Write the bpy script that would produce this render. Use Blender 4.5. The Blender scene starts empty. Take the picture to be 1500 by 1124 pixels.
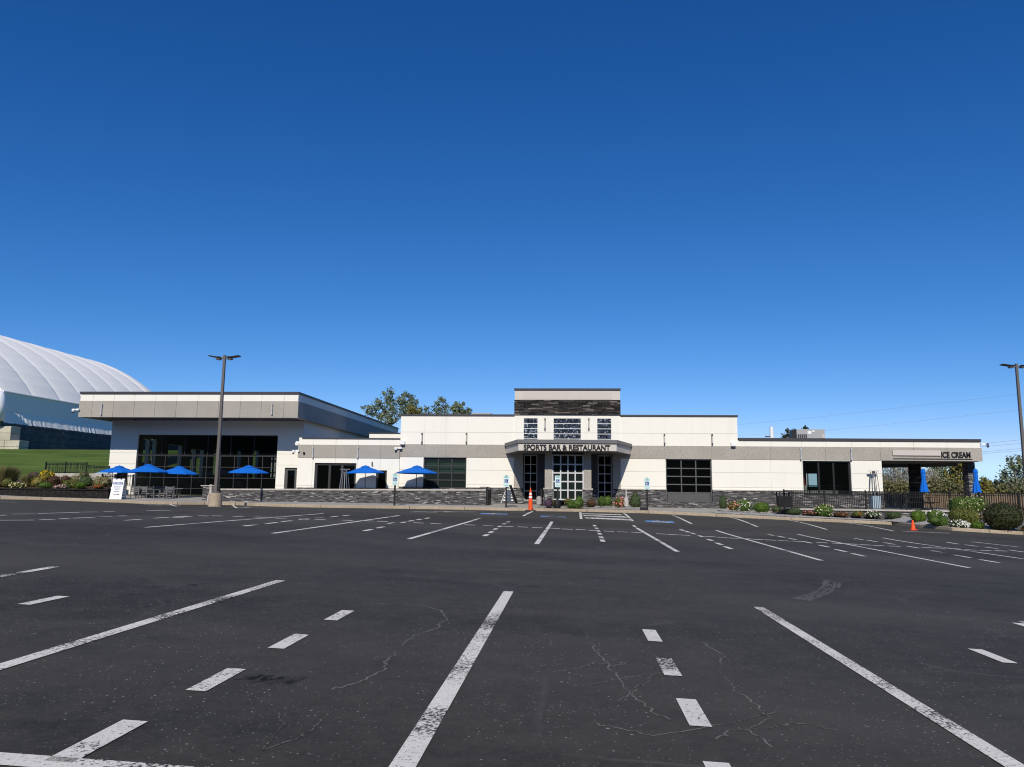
import bpy, bmesh, math, random
from mathutils import Vector, Matrix
random.seed(7)
S = bpy.context.scene
COL = S.collection
R = math.radians

# ---------------------------------------------------------------- camera model (source photo 1500 x 1124)
F = 1100.0
def hor(x): return 718.0 + 0.011 * (x - 835.0)
def cs(x, y): return Vector((x - 750.0, -(y - 562.0), -F))
dY = cs(835, 718).normalized()
UP = cs(1835, hor(1835)).cross(dY).normalized()
if UP.y < 0: UP = -UP
dX = dY.cross(UP).normalized()
CAM = Vector((0, 0, 1.33))
def ray(x, y):
    v = cs(x, y)
    return Vector((v.dot(dX), v.dot(dY), v.dot(UP)))
def W(x, y, Y):                       # pixel -> world point on the plane at distance Y
    r = ray(x, y)
    return CAM + r * (Y / r.y)
def X(x, y, Y): return W(x, y, Y).x
def Z(x, y, Y): return W(x, y, Y).z

# ---------------------------------------------------------------- terrain
def table(t, v):
    if v <= t[0][0]: return t[0][1]
    for (a, b), (c, d) in zip(t, t[1:]):
        if v <= c: return b + (d - b) * (v - a) / (c - a)
    return t[-1][1]
CZ = [(-60, .9), (-29, .47), (-21, .34), (-8.6, .25), (-2.7, .20), (4.2, .14), (11.8, -.14), (18, -.36), (21.8, -.5), (45, -1.2)]
def cz(x): return table(CZ, x)
def gz(x, y):
    t = min(1, max(0, (y - 28) / 12.0)); t = t * t * (3 - 2 * t)
    pl = -0.032 * x if x > -10 else .32 + .012 * (-10 - x)
    return pl * (1 - t) + cz(x) * t
def G(x, y):                          # pixel -> world point on the lot
    r = ray(x, y); r = r / r.y
    lo, hi = 0.5, 0.5
    while hi < 70:
        p = CAM + r * hi
        if p.z < gz(p.x, p.y): break
        lo = hi; hi += .5
    for _ in range(30):
        m = (lo + hi) / 2; p = CAM + r * m
        if p.z < gz(p.x, p.y): hi = m
        else: lo = m
    p = CAM + r * hi
    return Vector((p.x, p.y, gz(p.x, p.y)))

# ---------------------------------------------------------------- materials
def lin(c):
    return tuple(((v / 255) / 12.92 if v / 255 <= .04045 else ((v / 255 + .055) / 1.055) ** 2.4) for v in c)
class NT:
    def __init__(s, name):
        s.m = bpy.data.materials.new(name); s.m.use_nodes = True
        s.t = s.m.node_tree; s.t.nodes.clear()
        s.out = s.n('ShaderNodeOutputMaterial')
    def n(s, t, **k):
        n = s.t.nodes.new(t)
        for a, v in k.items(): setattr(n, a, v)
        return n
    def l(s, a, b): s.t.links.new(a, b)
    def ramp(s, fac, stops):
        r = s.n('ShaderNodeValToRGB'); e = r.color_ramp.elements
        while len(e) < len(stops): e.new(.5)
        for q, (p, c) in zip(e, stops):
            q.position = p; q.color = (c, c, c, 1) if isinstance(c, (int, float)) else (*c, 1)
        s.l(fac, r.inputs[0]); return r.outputs[0]
    def mix(s, fac, a, b, mode='MIX'):
        m = s.n('ShaderNodeMixRGB', blend_type=mode)
        for i, v in ((0, fac), (1, a), (2, b)):
            if hasattr(v, 'links'): s.l(v, m.inputs[i])
            else: m.inputs[i].default_value = v if i == 0 else (*v, 1)
        return m.outputs[0]
    def noise(s, vec, scale, detail=4, rough=.55, out=0):
        n = s.n('ShaderNodeTexNoise'); n.inputs['Scale'].default_value = scale
        n.inputs['Detail'].default_value = detail; n.inputs['Roughness'].default_value = rough
        if vec: s.l(vec, n.inputs['Vector'])
        return n.outputs[out]
    def obj(s):
        return s.n('ShaderNodeTexCoord').outputs['Object']
    def pos(s):
        return s.n('ShaderNodeNewGeometry').outputs['Position']
    def mapping(s, vec, scale=(1, 1, 1), rot=(0, 0, 0)):
        m = s.n('ShaderNodeMapping'); m.inputs['Scale'].default_value = scale; m.inputs['Rotation'].default_value = rot
        s.l(vec, m.inputs['Vector']); return m.outputs[0]
    def pbr(s, col, rough=.7, spec=.3, metal=0, bump=None, bstr=.3, bdist=.02):
        b = s.n('ShaderNodeBsdfPrincipled')
        if hasattr(col, 'links'): s.l(col, b.inputs['Base Color'])
        else: b.inputs['Base Color'].default_value = (*col, 1)
        if hasattr(rough, 'links'): s.l(rough, b.inputs['Roughness'])
        else: b.inputs['Roughness'].default_value = rough
        b.inputs['Specular IOR Level'].default_value = spec
        b.inputs['Metallic'].default_value = metal
        if bump is not None:
            k = s.n('ShaderNodeBump'); k.inputs['Strength'].default_value = bstr; k.inputs['Distance'].default_value = bdist
            s.l(bump, k.inputs['Height']); s.l(k.outputs[0], b.inputs['Normal'])
        s.l(b.outputs[0], s.out.inputs[0]); return b
M = {}
def plain(name, c, rough=.6, spec=.3, metal=0, var=.12, scale=3):
    t = NT(name); p = t.pos()
    f = t.noise(p, scale, 5)
    a = tuple(v * (1 - var) for v in c); b = tuple(min(1, v * (1 + var)) for v in c)
    t.pbr(t.mix(f, a, b), rough, spec, metal); M[name] = t.m
def stucco():
    t = NT('white_render'); p = t.pos()
    f = t.noise(p, 1.2, 5); st = t.noise(t.mapping(p, (1.6, 1.6, .10)), 1.0, 4, .6); g = t.noise(p, 38, 3, .7)
    col = t.mix(f, (.80, .775, .69), (.85, .825, .74))
    col = t.mix(t.ramp(st, [(.55, 0), (.80, .22)]), col, (.52, .48, .40))
    t.pbr(col, .9, .10, 0, g, .04, .01); M['white_render'] = t.m
stucco()
plain('cap_metal', (.045, .045, .05), .5, .4)
plain('cap_grey', (.13, .13, .135), .5, .4)
plain('dark_frame', (.035, .035, .037), .45, .4)
plain('grey_frame', (.085, .085, .085), .45, .4)
plain('pale_frame', (.48, .49, .50), .4, .4)
plain('white_frame', (.57, .58, .58), .4, .4)
plain('pole_metal', (.13, .115, .105), .5, .4)
plain('black_metal', (.012, .012, .013), .45, .4)
plain('black_letter', (.01, .01, .012), .4, .4)
plain('beige_board', (.56, .50, .46), .7, .2, var=.03)
plain('soffit', (.10, .10, .105), .8, .2)
plain('interior', (.045, .045, .045), .9, .1)
plain('interior_floor', (.06, .055, .05), .6, .2)
plain('umbrella_blue', (.008, .15, .62), .8, .15, var=.08, scale=1.5)
plain('chair_grey', (.13, .13, .13), .5, .3)
plain('green_cloth', (.10, .16, .14), .9, .1, var=.3, scale=2)
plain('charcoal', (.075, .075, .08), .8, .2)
plain('steel', (.55, .56, .57), .3, .5, .7)
plain('heater_cover', (.33, .43, .5), .6, .3)
plain('plastic_white', (.82, .82, .8), .5, .3, var=.04)
plain('sign_blue', (.02, .07, .25), .5, .3)
plain('sign_face', (.62, .78, .76), .4, .3, var=.03)
plain('sign_green', (.2, .45, .42), .5, .3)
plain('orange', (.95, .10, .02), .5, .3, var=.06)
plain('orange_dark', (.9, .085, .02), .5, .3, var=.06)
plain('hvac_grey', (.36, .37, .37), .5, .3, var=.06)
plain('wood_dark', (.02, .019, .018), .7, .2)
plain('bark', (.16, .13, .10), .9, .1, var=.3, scale=8)
plain('bark_pale', (.34, .30, .26), .9, .1, var=.3, scale=8)
plain('dome_edge', (.85, .86, .88), .5, .3, var=.03)
plain('red_plastic', (.5, .03, .02), .5, .3)
plain('wire', (.16, .19, .24), .6, .2)
plain('planter_black', (.012, .012, .012), .6, .3)
plain('soil', (.07, .05, .035), .95, .05, var=.4, scale=9)

def speckle(name, c, c2, sc=45, bump=.4, big=.1):
    t = NT(name); p = t.pos()
    f = t.noise(p, sc, 3, .7); g = t.noise(p, .7, 4)
    col = t.mix(t.ramp(f, [(.35, 0), (.65, 1)]), c, c2)
    col = t.mix(t.ramp(g, [(.3, 0), (.7, big)]), col, tuple(v * .55 for v in c))
    t.pbr(col, .9, .15, 0, f, bump, .02); M[name] = t.m
speckle('aggregate', (.32, .295, .255), (.47, .44, .39), 22, .4, .25)
speckle('aggregate_light', (.55, .505, .45), (.65, .605, .55), 22, .3)
speckle('concrete', (.34, .32, .29), (.46, .44, .40), 14, .3, .35)
speckle('kerb_stone', (.38, .31, .22), (.52, .43, .32), 10, .4, .4)
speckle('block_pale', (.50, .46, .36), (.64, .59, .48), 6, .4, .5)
speckle('block_shaded', (.10, .105, .11), (.16, .165, .17), 4, .5, .6)  # same concrete as the pale blocks, darkened for the shaded wall side
speckle('gravel', (.16, .15, .14), (.62, .60, .57), 9, 1.0, .2)
speckle('black_block', (.010, .009, .009), (.04, .037, .034), 9, .8, .3)
speckle('cap_stone', (.42, .38, .34), (.56, .52, .47), 8, .3, .3)
speckle('ground_soil', (.06, .07, .03), (.14, .13, .07), .6, .3, .3)
speckle('lawn', (.028, .052, .012), (.065, .105, .026), 3.2, .9, .55)
# streaky lawn
def lawn_mat():
    t = NT('lawn'); p = t.pos()
    a = t.noise(t.mapping(p, (.12, .5, .5)), 1.6, 4, .6); b = t.noise(p, 9, 3, .7)
    col = t.mix(t.ramp(a, [(.35, 0), (.65, 1)]), (.050, .098, .018), (.118, .185, .042))
    col = t.mix(t.ramp(b, [(.4, 0), (.75, .55)]), col, (.14, .16, .055))
    t.pbr(col, .95, .05, 0, b, .8, .1); M['lawn'] = t.m
lawn_mat()

def stone_mat(name, dark, mid, light, bright, rows=.085, width=.55, mortar=.004):
    t = NT(name); p = t.pos()
    sx = t.n('ShaderNodeSeparateXYZ'); t.l(p, sx.inputs[0])
    ad = t.n('ShaderNodeMath', operation='ADD'); t.l(sx.outputs[0], ad.inputs[0]); t.l(sx.outputs[1], ad.inputs[1])
    # jittered row coordinate so courses are uneven
    nz = t.noise(t.mapping(p, (.9, .9, .0)), 1.1, 2)
    ml = t.n('ShaderNodeMath', operation='MULTIPLY_ADD'); t.l(nz, ml.inputs[0]); ml.inputs[1].default_value = .10
    t.l(sx.outputs[2], ml.inputs[2])
    cb = t.n('ShaderNodeCombineXYZ'); t.l(ad.outputs[0], cb.inputs[0]); t.l(ml.outputs[0], cb.inputs[1])
    br = t.n('ShaderNodeTexBrick', offset=.43, squash=1.25, squash_frequency=3)
    br.inputs['Scale'].default_value = 1; br.inputs['Brick Width'].default_value = width; br.inputs['Row Height'].default_value = rows
    br.inputs['Mortar Size'].default_value = mortar; br.inputs['Bias'].default_value = 0
    br.inputs['Color1'].default_value = (0, 0, 0, 1); br.inputs['Color2'].default_value = (1, 1, 1, 1); br.inputs['Mortar'].default_value = (.0, .0, .0, 1)
    t.l(cb.outputs[0], br.inputs['Vector'])
    col = t.ramp(br.outputs['Color'], [(0, dark), (.45, mid), (.86, light), (.97, bright)])
    f = t.noise(p, 26, 4, .65)
    col = t.mix(.6, col, t.ramp(f, [(.3, .5), (.7, 1.0)]), 'MULTIPLY')
    # a few wide streaks of pale stone
    s2 = t.noise(t.mapping(p, (4.2, 4.2, 34)), 1.0, 2, .5)
    col = t.mix(t.ramp(s2, [(.66, 0), (.70, .8)]), col, bright)
    b = t.n('ShaderNodeMath', operation='ADD'); t.l(br.outputs['Color'], b.inputs[0]); t.l(f, b.inputs[1])
    t.pbr(col, .85, .2, 0, b.outputs[0], .9, .05); M[name] = t.m
stone_mat('ledgestone', (.05, .048, .05), (.135, .13, .13), (.215, .208, .205), (.52, .50, .48), .052, .27)
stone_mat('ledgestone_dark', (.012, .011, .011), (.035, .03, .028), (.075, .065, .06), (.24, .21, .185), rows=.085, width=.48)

def glass(name, tint=(.34, .38, .37), ior=1.5, rough=.0, film_mix=.008, film=(.3, .36, .34)):   # pale diffuse film stands in for soft grey-green reflections
    t = NT(name)
    tr = t.n('ShaderNodeBsdfTransparent'); tr.inputs[0].default_value = (*tint, 1)
    gl = t.n('ShaderNodeBsdfGlossy'); gl.inputs['Roughness'].default_value = rough; gl.inputs[0].default_value = (.9, .95, .95, 1)
    fr = t.n('ShaderNodeFresnel'); fr.inputs[0].default_value = ior
    mx = t.n('ShaderNodeMixShader'); t.l(fr.outputs[0], mx.inputs[0]); t.l(tr.outputs[0], mx.inputs[1]); t.l(gl.outputs[0], mx.inputs[2])
    df = t.n('ShaderNodeBsdfDiffuse'); df.inputs[0].default_value = (*film, 1); m2 = t.n('ShaderNodeMixShader'); m2.inputs[0].default_value = film_mix
    t.l(mx.outputs[0], m2.inputs[1]); t.l(df.outputs[0], m2.inputs[2]); t.l(m2.outputs[0], t.out.inputs[0]); M[name] = t.m
glass('glass_dark', (.40, .44, .42), 1.40)
glass('glass_green', (.32, .46, .42), 1.45, 0, .05, (.30, .42, .38))
glass('glass_case', (.55, .75, .72), 1.5)
def glassblock():
    t = NT('glass_block'); p = t.pos()
    v = t.n('ShaderNodeTexVoronoi', feature='F1'); v.inputs['Scale'].default_value = 13; t.l(p, v.inputs['Vector'])
    sp = t.n('ShaderNodeSeparateColor'); t.l(v.outputs['Color'], sp.inputs[0])
    col = t.ramp(sp.outputs[0], [(0, (.004, .007, .014)), (.62, (.016, .026, .045)), (.84, (.06, .09, .15)), (.95, (.30, .34, .38))])  # pale cells put the sparkle of the glass into the colour
    n = t.noise(p, 14, 2)
    t.pbr(col, .4, .2, 0, n, .3, .05); M['glass_block'] = t.m
glassblock()

def asphalt():
    t = NT('asphalt'); p = t.pos()
    fine = t.noise(p, 11, 11, .92); mid = t.noise(p, 2.2, 6, .65); big = t.noise(t.mapping(p, (.10, .28, 1)), 1, 5, .6)
    col = t.ramp(fine, [(.30, (.010, .0094, .0080)), (.50, (.0355, .033, .0275)), (.70, (.082, .076, .063))])
    col = t.mix(t.ramp(mid, [(.42, 0), (.80, .65)]), col, (.078, .072, .060))
    col = t.mix(t.ramp(big, [(.38, 0), (.68, .8)]), col, (.084, .077, .064))
    dk = t.noise(t.mapping(p, (.35, .5, 1)), 1.3, 3)
    col = t.mix(t.ramp(dk, [(.64, 0), (.72, .45)]), col, (.016, .016, .018))
    # pale aggregate specks
    v = t.n('ShaderNodeTexVoronoi', feature='F1'); v.inputs['Scale'].default_value = 19; v.inputs['Randomness'].default_value = 1; t.l(p, v.inputs['Vector'])
    sp = t.n('ShaderNodeSeparateColor'); t.l(v.outputs['Color'], sp.inputs[0])
    a = t.ramp(v.outputs['Distance'], [(.09, 1), (.14, 0)])
    b = t.ramp(sp.outputs[0], [(.52, 0), (.56, .9)])
    patch = t.ramp(t.noise(p, .55, 3), [(.36, .25), (.58, 1)])
    f = t.mix(1, a, b, 'MULTIPLY'); f = t.mix(1, f, patch, 'MULTIPLY')
    col = t.mix(f, col, (.42, .41, .38))
    v2 = t.n('ShaderNodeTexVoronoi', feature='F1'); v2.inputs['Scale'].default_value = 36; t.l(p, v2.inputs['Vector'])
    sp2 = t.n('ShaderNodeSeparateColor'); t.l(v2.outputs['Color'], sp2.inputs[0])
    f2 = t.mix(1, t.ramp(v2.outputs['Distance'], [(.12, 1), (.2, 0)]), t.ramp(sp2.outputs[1], [(.62, 0), (.66, .9)]), 'MULTIPLY')
    f2 = t.mix(1, f2, t.ramp(t.noise(p, .8, 3), [(.38, .1), (.6, 1)]), 'MULTIPLY')
    col = t.mix(f2, col, (.30, .29, .27))
    v3 = t.n('ShaderNodeTexVoronoi', feature='F1'); v3.inputs['Scale'].default_value = 7; t.l(p, v3.inputs['Vector'])
    sp3 = t.n('ShaderNodeSeparateColor'); t.l(v3.outputs['Color'], sp3.inputs[0])
    f3 = t.mix(1, t.ramp(v3.outputs['Distance'], [(.05, 1), (.09, 0)]), t.ramp(sp3.outputs[2], [(.89, 0), (.91, .8)]), 'MULTIPLY')
    col = t.mix(f3, col, (.36, .35, .32))
    # faint crack network
    d = t.noise(p, 1.1, 5, .6, 1); dm = t.mix(.22, p, d, 'ADD')
    vc = t.n('ShaderNodeTexVoronoi', feature='DISTANCE_TO_EDGE'); vc.inputs['Scale'].default_value = .42; t.l(dm, vc.inputs['Vector'])
    c = t.ramp(vc.outputs['Distance'], [(.0, 1), (.012, 0)])
    cm = t.ramp(t.noise(p, .35, 3), [(.50, 0), (.64, .35)])
    col = t.mix(t.mix(1, c, cm, 'MULTIPLY'), col, (.15, .145, .13))
    t.pbr(col, .82, .22, 0, fine, .5, .01); M['asphalt'] = t.m
asphalt()
def paint(name, c, wear=.5, under=(.052, .049, .047)):
    t = NT(name); p = t.pos()
    a = t.noise(p, 42, 5, .78); b = t.noise(p, .9, 3)
    k = t.n('ShaderNodeMath', operation='MULTIPLY_ADD'); t.l(b, k.inputs[0]); k.inputs[1].default_value = .8; t.l(a, k.inputs[2])
    f = t.ramp(k.outputs[0], [(1.13 - .22 * wear, 0), (1.18 - .22 * wear, 1)])
    n = t.noise(p, 7, 3)
    base = t.mix(n, tuple(v * .74 for v in c), c); g2 = t.noise(p, 55, 3, .8)
    base = t.mix(t.ramp(g2, [(.5, 0), (.75, .45)]), base, under)
    t.pbr(t.mix(f, base, under), .8, .2); M[name] = t.m
paint('line_paint', (.86, .82, .73), .85)
paint('line_paint_far', (.84, .80, .72), .6)
paint('blue_paint', (.15, .36, .68), .75)
paint('scuff', (.135, .128, .115), .9, (.055, .052, .05))
paint('crack', (.20, .19, .17), 1.0, (.055, .052, .05))
paint('stain', (.050, .047, .041), .8, (.05, .047, .045))
paint('smear', (.11, .108, .105), 1.5, (.055, .052, .05))

def leafmat(name, a, b, c=None, trans=.25):
    t = NT(name)
    g = t.n('ShaderNodeNewGeometry')
    stops = [(0, a), (1, b)] if c is None else [(0, a), (.65, b), (1, c)]
    col = t.ramp(g.outputs['Random Per Island'], stops)
    d = t.n('ShaderNodeBsdfPrincipled'); t.l(col, d.inputs['Base Color']); d.inputs['Roughness'].default_value = .6; d.inputs['Specular IOR Level'].default_value = .25
    tl = t.n('ShaderNodeBsdfTranslucent'); t.l(col, tl.inputs[0])
    mx = t.n('ShaderNodeMixShader'); mx.inputs[0].default_value = trans
    t.l(d.outputs[0], mx.inputs[1]); t.l(tl.outputs[0], mx.inputs[2]); t.l(mx.outputs[0], t.out.inputs[0]); M[name] = t.m
leafmat('leaf_green', (.042, .088, .014), (.115, .185, .034))
leafmat('leaf_bright', (.050, .105, .010), (.120, .200, .025))
leafmat('leaf_olive', (.068, .088, .016), (.165, .175, .042))
leafmat('leaf_bronze', (.050, .030, .016), (.10, .055, .028), (.075, .09, .03))
leafmat('leaf_sage', (.045, .075, .025), (.095, .135, .055))
leafmat('leaf_purple', (.045, .022, .045), (.11, .06, .10), (.05, .06, .03))
leafmat('leaf_hedge', (.014, .022, .008), (.045, .055, .018), (.085, .050, .025))
leafmat('leaf_gold', (.09, .10, .012), (.17, .15, .02))
leafmat('leaf_tree', (.10, .135, .06), (.20, .245, .125), (.37, .40, .28))
leafmat('leaf_autumn', (.16, .155, .04), (.31, .25, .06), (.20, .23, .07))
leafmat('leaf_mixed', (.10, .115, .045), (.23, .22, .10), (.30, .25, .13))
leafmat('leaf_far', (.030, .042, .022), (.05, .065, .034))
leafmat('grass_tuft', (.10, .11, .035), (.20, .18, .07), (.28, .22, .11))
leafmat('twig', (.20, .18, .15), (.44, .41, .36), (.16, .17, .09), .0)
for n, a, b in (('white', (.72, .70, .62), (.85, .83, .76)), ('red', (.45, .02, .015), (.65, .05, .04)), ('coral', (.70, .12, .10), (.80, .45, .40)),
                ('yellow', (.55, .36, .01), (.75, .55, .03)), ('cream', (.70, .62, .30), (.80, .74, .50)), ('pink', (.60, .25, .25), (.75, .55, .50)), ('rust', (.28, .08, .04), (.45, .20, .12))):
    leafmat('flower_' + n, a, b, None, .1)

def fabric():
    t = NT('dome_fabric'); p = t.pos()
    f = t.noise(p, .35, 4); g = t.noise(t.mapping(p, (.3, .3, 2)), 1.2, 3)
    t.pbr(t.mix(f, (.86, .84, .78), (.92, .90, .85)), .8, .1, 0, g, .06, .1); M['dome_fabric'] = t.m
fabric()
def boards():
    t = NT('fence_board'); p = t.pos()
    f = t.noise(t.mapping(p, (6, 6, .4)), 1, 3)
    t.pbr(t.mix(f, (.10, .065, .04), (.30, .22, .15)), .85, .15); M['fence_board'] = t.m
boards()

# ---------------------------------------------------------------- mesh helpers
class MB:
    def __init__(s): s.v = []; s.f = []
    def quad(s, a, b, c, d):
        n = len(s.v); s.v += [tuple(a), tuple(b), tuple(c), tuple(d)]; s.f.append((n, n + 1, n + 2, n + 3)); return s
    def poly(s, pts):
        n = len(s.v); s.v += [tuple(p) for p in pts]; s.f.append(tuple(range(n, n + len(pts)))); return s
    def box(s, x0, x1, y0, y1, z0, z1):
        n = len(s.v)
        s.v += [(x, y, z) for z in (z0, z1) for y in (y0, y1) for x in (x0, x1)]
        s.f += [(n, n + 2, n + 3, n + 1), (n + 4, n + 5, n + 7, n + 6), (n, n + 1, n + 5, n + 4), (n + 2, n + 6, n + 7, n + 3), (n, n + 4, n + 6, n + 2), (n + 1, n + 3, n + 7, n + 5)]
        return s
    def prism(s, pts, z0, z1):           # plan polygon extruded
        n = len(s.v); k = len(pts)
        s.v += [(p[0], p[1], z0) for p in pts] + [(p[0], p[1], z1) for p in pts]
        s.f += [tuple(range(n + k - 1, n - 1, -1)), tuple(range(n + k, n + 2 * k))]
        for i in range(k):
            j = (i + 1) % k; s.f.append((n + i, n + j, n + k + j, n + k + i))
        return s
    def tube(s, a, b, r0, r1=None, seg=8):
        r1 = r0 if r1 is None else r1
        a = Vector(a); b = Vector(b); d = (b - a)
        if d.length < 1e-6: return s
        d.normalize(); u = d.orthogonal().normalized(); w = d.cross(u)
        n = len(s.v)
        for p, r in ((a, r0), (b, r1)):
            for i in range(seg):
                t = 2 * math.pi * i / seg; s.v.append(tuple(p + u * (r * math.cos(t)) + w * (r * math.sin(t))))
        for i in range(seg):
            j = (i + 1) % seg; s.f.append((n + i, n + j, n + seg + j, n + seg + i))
        s.f += [tuple(range(n + seg - 1, n - 1, -1)), tuple(range(n + seg, n + 2 * seg))]
        return s
    def path(s, pts, r, seg=6):
        for a, b in zip(pts, pts[1:]): s.tube(a, b, r, r, seg)
        return s
    def lathe(s, c, prof, seg=16, a0=0.0):
        n = len(s.v); c = Vector(c)
        for r, z in prof:
            for i in range(seg):
                t = a0 + 2 * math.pi * i / seg; s.v.append((c.x + r * math.cos(t), c.y + r * math.sin(t), c.z + z))
        for k in range(len(prof) - 1):
            for i in range(seg):
                j = (i + 1) % seg; s.f.append((n + k * seg + i, n + k * seg + j, n + (k + 1) * seg + j, n + (k + 1) * seg + i))
        s.f += [tuple(range(n + seg - 1, n - 1, -1)), tuple(range(n + (len(prof) - 1) * seg, n + len(prof) * seg))]
        return s
    def leaf(s, p, size, nrm=None, asp=1.0):
        d = Vector((random.gauss(0, 1), random.gauss(0, 1), random.gauss(0, 1)))
        if nrm is not None: d = d * .55 + nrm
        d.normalize(); u = d.orthogonal().normalized(); w = d.cross(u)
        a = random.uniform(0, 6.28); u, w = u * math.cos(a) + w * math.sin(a), w * math.cos(a) - u * math.sin(a)
        u *= size * .5 * asp; w *= size * .5
        n = len(s.v); s.v += [tuple(p - w), tuple(p + u * .8 - w * .1), tuple(p + w), tuple(p - u * .8 - w * .1)]; s.f.append((n, n + 1, n + 2, n + 3))
        return s
    def blade(s, p, q, w):
        p = Vector(p); q = Vector(q); a = random.uniform(0, 3.14); u = Vector((math.cos(a), math.sin(a), 0)) * w
        n = len(s.v); s.v += [tuple(p - u), tuple(p + u), tuple(q)]; s.f.append((n, n + 1, n + 2)); return s
    def build(s, name, mat, parent=None, loc=None, smooth=False, bevel=0):
        me = bpy.data.meshes.new(name); me.from_pydata(s.v, [], s.f); me.update()
        if loc is not None:
            me.transform(Matrix.Translation(-Vector(loc)))
        if bevel or smooth is None or True:
            bm = bmesh.new(); bm.from_mesh(me)
            if len(bm.faces) < 4000: bmesh.ops.recalc_face_normals(bm, faces=bm.faces)
            bm.to_mesh(me); bm.free()
        if smooth: me.polygons.foreach_set('use_smooth', [True] * len(me.polygons))
        me.materials.append(M[mat] if isinstance(mat, str) else mat)
        o = bpy.data.objects.new(name, me); COL.objects.link(o)
        if loc is not None: o.location = loc
        if parent: o.parent = parent; 
        if parent and loc is None and parent_world(parent).length > 0:
            me.transform(Matrix.Translation(-parent_world(parent)))
        if bevel:
            b = o.modifiers.new('bevel', 'BEVEL'); b.width = bevel; b.segments = 2; b.limit_method = 'ANGLE'
        return o
def parent_world(p):
    v = Vector((0, 0, 0))
    while p: v += p.location; p = p.parent
    return v
def tag(o, label=None, cat=None, group=None, kind=None):
    if label: o['label'] = label
    if cat: o['category'] = cat
    if group: o['group'] = group
    if kind: o['kind'] = kind
    return o
def thing(name, loc, label, cat, group=None, rz=0):
    o = bpy.data.objects.new(name, None); COL.objects.link(o); o.location = loc; o.rotation_euler.z = rz
    o.empty_display_size = .2
    return tag(o, label, cat, group)
def copy_tree(o, parent=None):
    kids = [c for c in bpy.data.objects if c.parent == o]
    c = o.copy(); COL.objects.link(c)
    if parent: c.parent = parent
    for k in kids: copy_tree(k, c)
    return c
def structure(o): return tag(o, kind='structure')

def panel_wall(mb, x0, x1, z0, z1, Y, th, vj=(), hj=(), ops=(), g=.007):
    xs = {x0, x1} | {v for v in vj if x0 < v < x1}; zs = {z0, z1} | {v for v in hj if z0 < v < z1}
    for a, b, c, d in ops:
        xs |= {v for v in (a, b) if x0 < v < x1}; zs |= {v for v in (c, d) if z0 < v < z1}
    xs = sorted(xs); zs = sorted(zs); vj = set(vj); hj = set(hj)
    for i in range(len(xs) - 1):
        for k in range(len(zs) - 1):
            cx, cy = (xs[i] + xs[i + 1]) / 2, (zs[k] + zs[k + 1]) / 2
            if any(a < cx < b and c < cy < d for a, b, c, d in ops): continue
            ga = g if xs[i] in vj else 0; gb = g if xs[i + 1] in vj else 0
            gc = g if zs[k] in hj else 0; gd = g if zs[k + 1] in hj else 0
            mb.box(xs[i] + ga, xs[i + 1] - gb, Y, Y + .03, zs[k] + gc, zs[k + 1] - gd)
            mb.box(xs[i], xs[i + 1], Y + .03, Y + th, zs[k], zs[k + 1])
    return mb

def pw(name, mat, parent, *a):
    return panel_wall(MB(), *a).build(name, mat, parent)
def bx(name, mat, parent, *boxes):
    for b in boxes: o = MB().box(*b).build(name, mat, parent)
    return o
def window(parent, name, x0, x1, z0, z1, Y, cols, rows, fmat, gmat, fw=.06, label=None, mats=None, solid_rows=0, dep=.08):
    mb = MB(); y0, y1 = Y, Y + dep
    mb.box(x0, x0 + fw, y0, y1, z0, z1); mb.box(x1 - fw, x1, y0, y1, z0, z1)
    mb.box(x0 + fw, x1 - fw, y0, y1, z0, z0 + fw); mb.box(x0 + fw, x1 - fw, y0, y1, z1 - fw, z1)
    xs = [x0 + fw + (x1 - x0 - 2 * fw) * i / cols for i in range(cols + 1)]
    zs = [z0 + fw + (z1 - z0 - 2 * fw) * i / rows for i in range(rows + 1)]
    for v in xs[1:-1]: mb.box(v - fw / 2, v + fw / 2, y0, y1, z0 + fw, z1 - fw)
    for v in zs[1:-1]:
        for a, b in zip(xs, xs[1:]):
            mb.box(a + (fw / 2 if a != xs[0] else 0), b - (fw / 2 if b != xs[-1] else 0), y0 + .006, y1 - .006, v - fw / 2, v + fw / 2)
    o = mb.build(name, fmat, parent)
    if label: o['label'] = label
    g = MB(); yg = Y + dep * .55
    for k in range(rows):
        if k < solid_rows: continue
        for i in range(cols):
            g.quad((xs[i], yg, zs[k]), (xs[i + 1], yg, zs[k]), (xs[i + 1], yg, zs[k + 1]), (xs[i], yg, zs[k + 1]))
    if g.f: g.build('pane', gmat, o)
    if solid_rows:
        p = MB()
        for k in range(solid_rows):
            for i in range(cols): p.box(xs[i] + fw * .4, xs[i + 1] - fw * .4, Y + .02, Y + .06, zs[k], zs[k + 1])
        p.build('lower_panel', fmat, o)
    return o

# ---------------------------------------------------------------- ground, kerb, pavement
KP = [(-90, 730.5), (0, 731.5), (60, 732.5), (120, 734.5), (172, 736.5), (215, 738.5), (260, 739.3), (300, 739.6), (345, 740.3), (420, 743), (470, 743.8), (600, 745.6), (760, 748.5),
      (860, 750.0), (950, 752.3), (1050, 757), (1160, 762.3), (1250, 766.4), (1329, 769.6), (1360, 774), (1395, 777.5), (1450, 781), (1500, 783.8), (1600, 789)]
KG = [tuple(G(*p)) for p in KP]
KG[KP.index((1329, 769.6))] = (17.35, 42.6, gz(17.35, 42.6)); KG[KP.index((1360, 774))] = (17.62, 39.9, gz(17.62, 39.9))
KX = [(p[0], p[1]) for p in KG]
def yc(x): return table(KX, x)
def surf(x, y):
    s = .02 if x < 5 else min(.05, .02 + .03 * (x - 5) / 4)
    Yk = yc(x)
    return gz(x, Yk) + .15 + s * (y - Yk)

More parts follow.
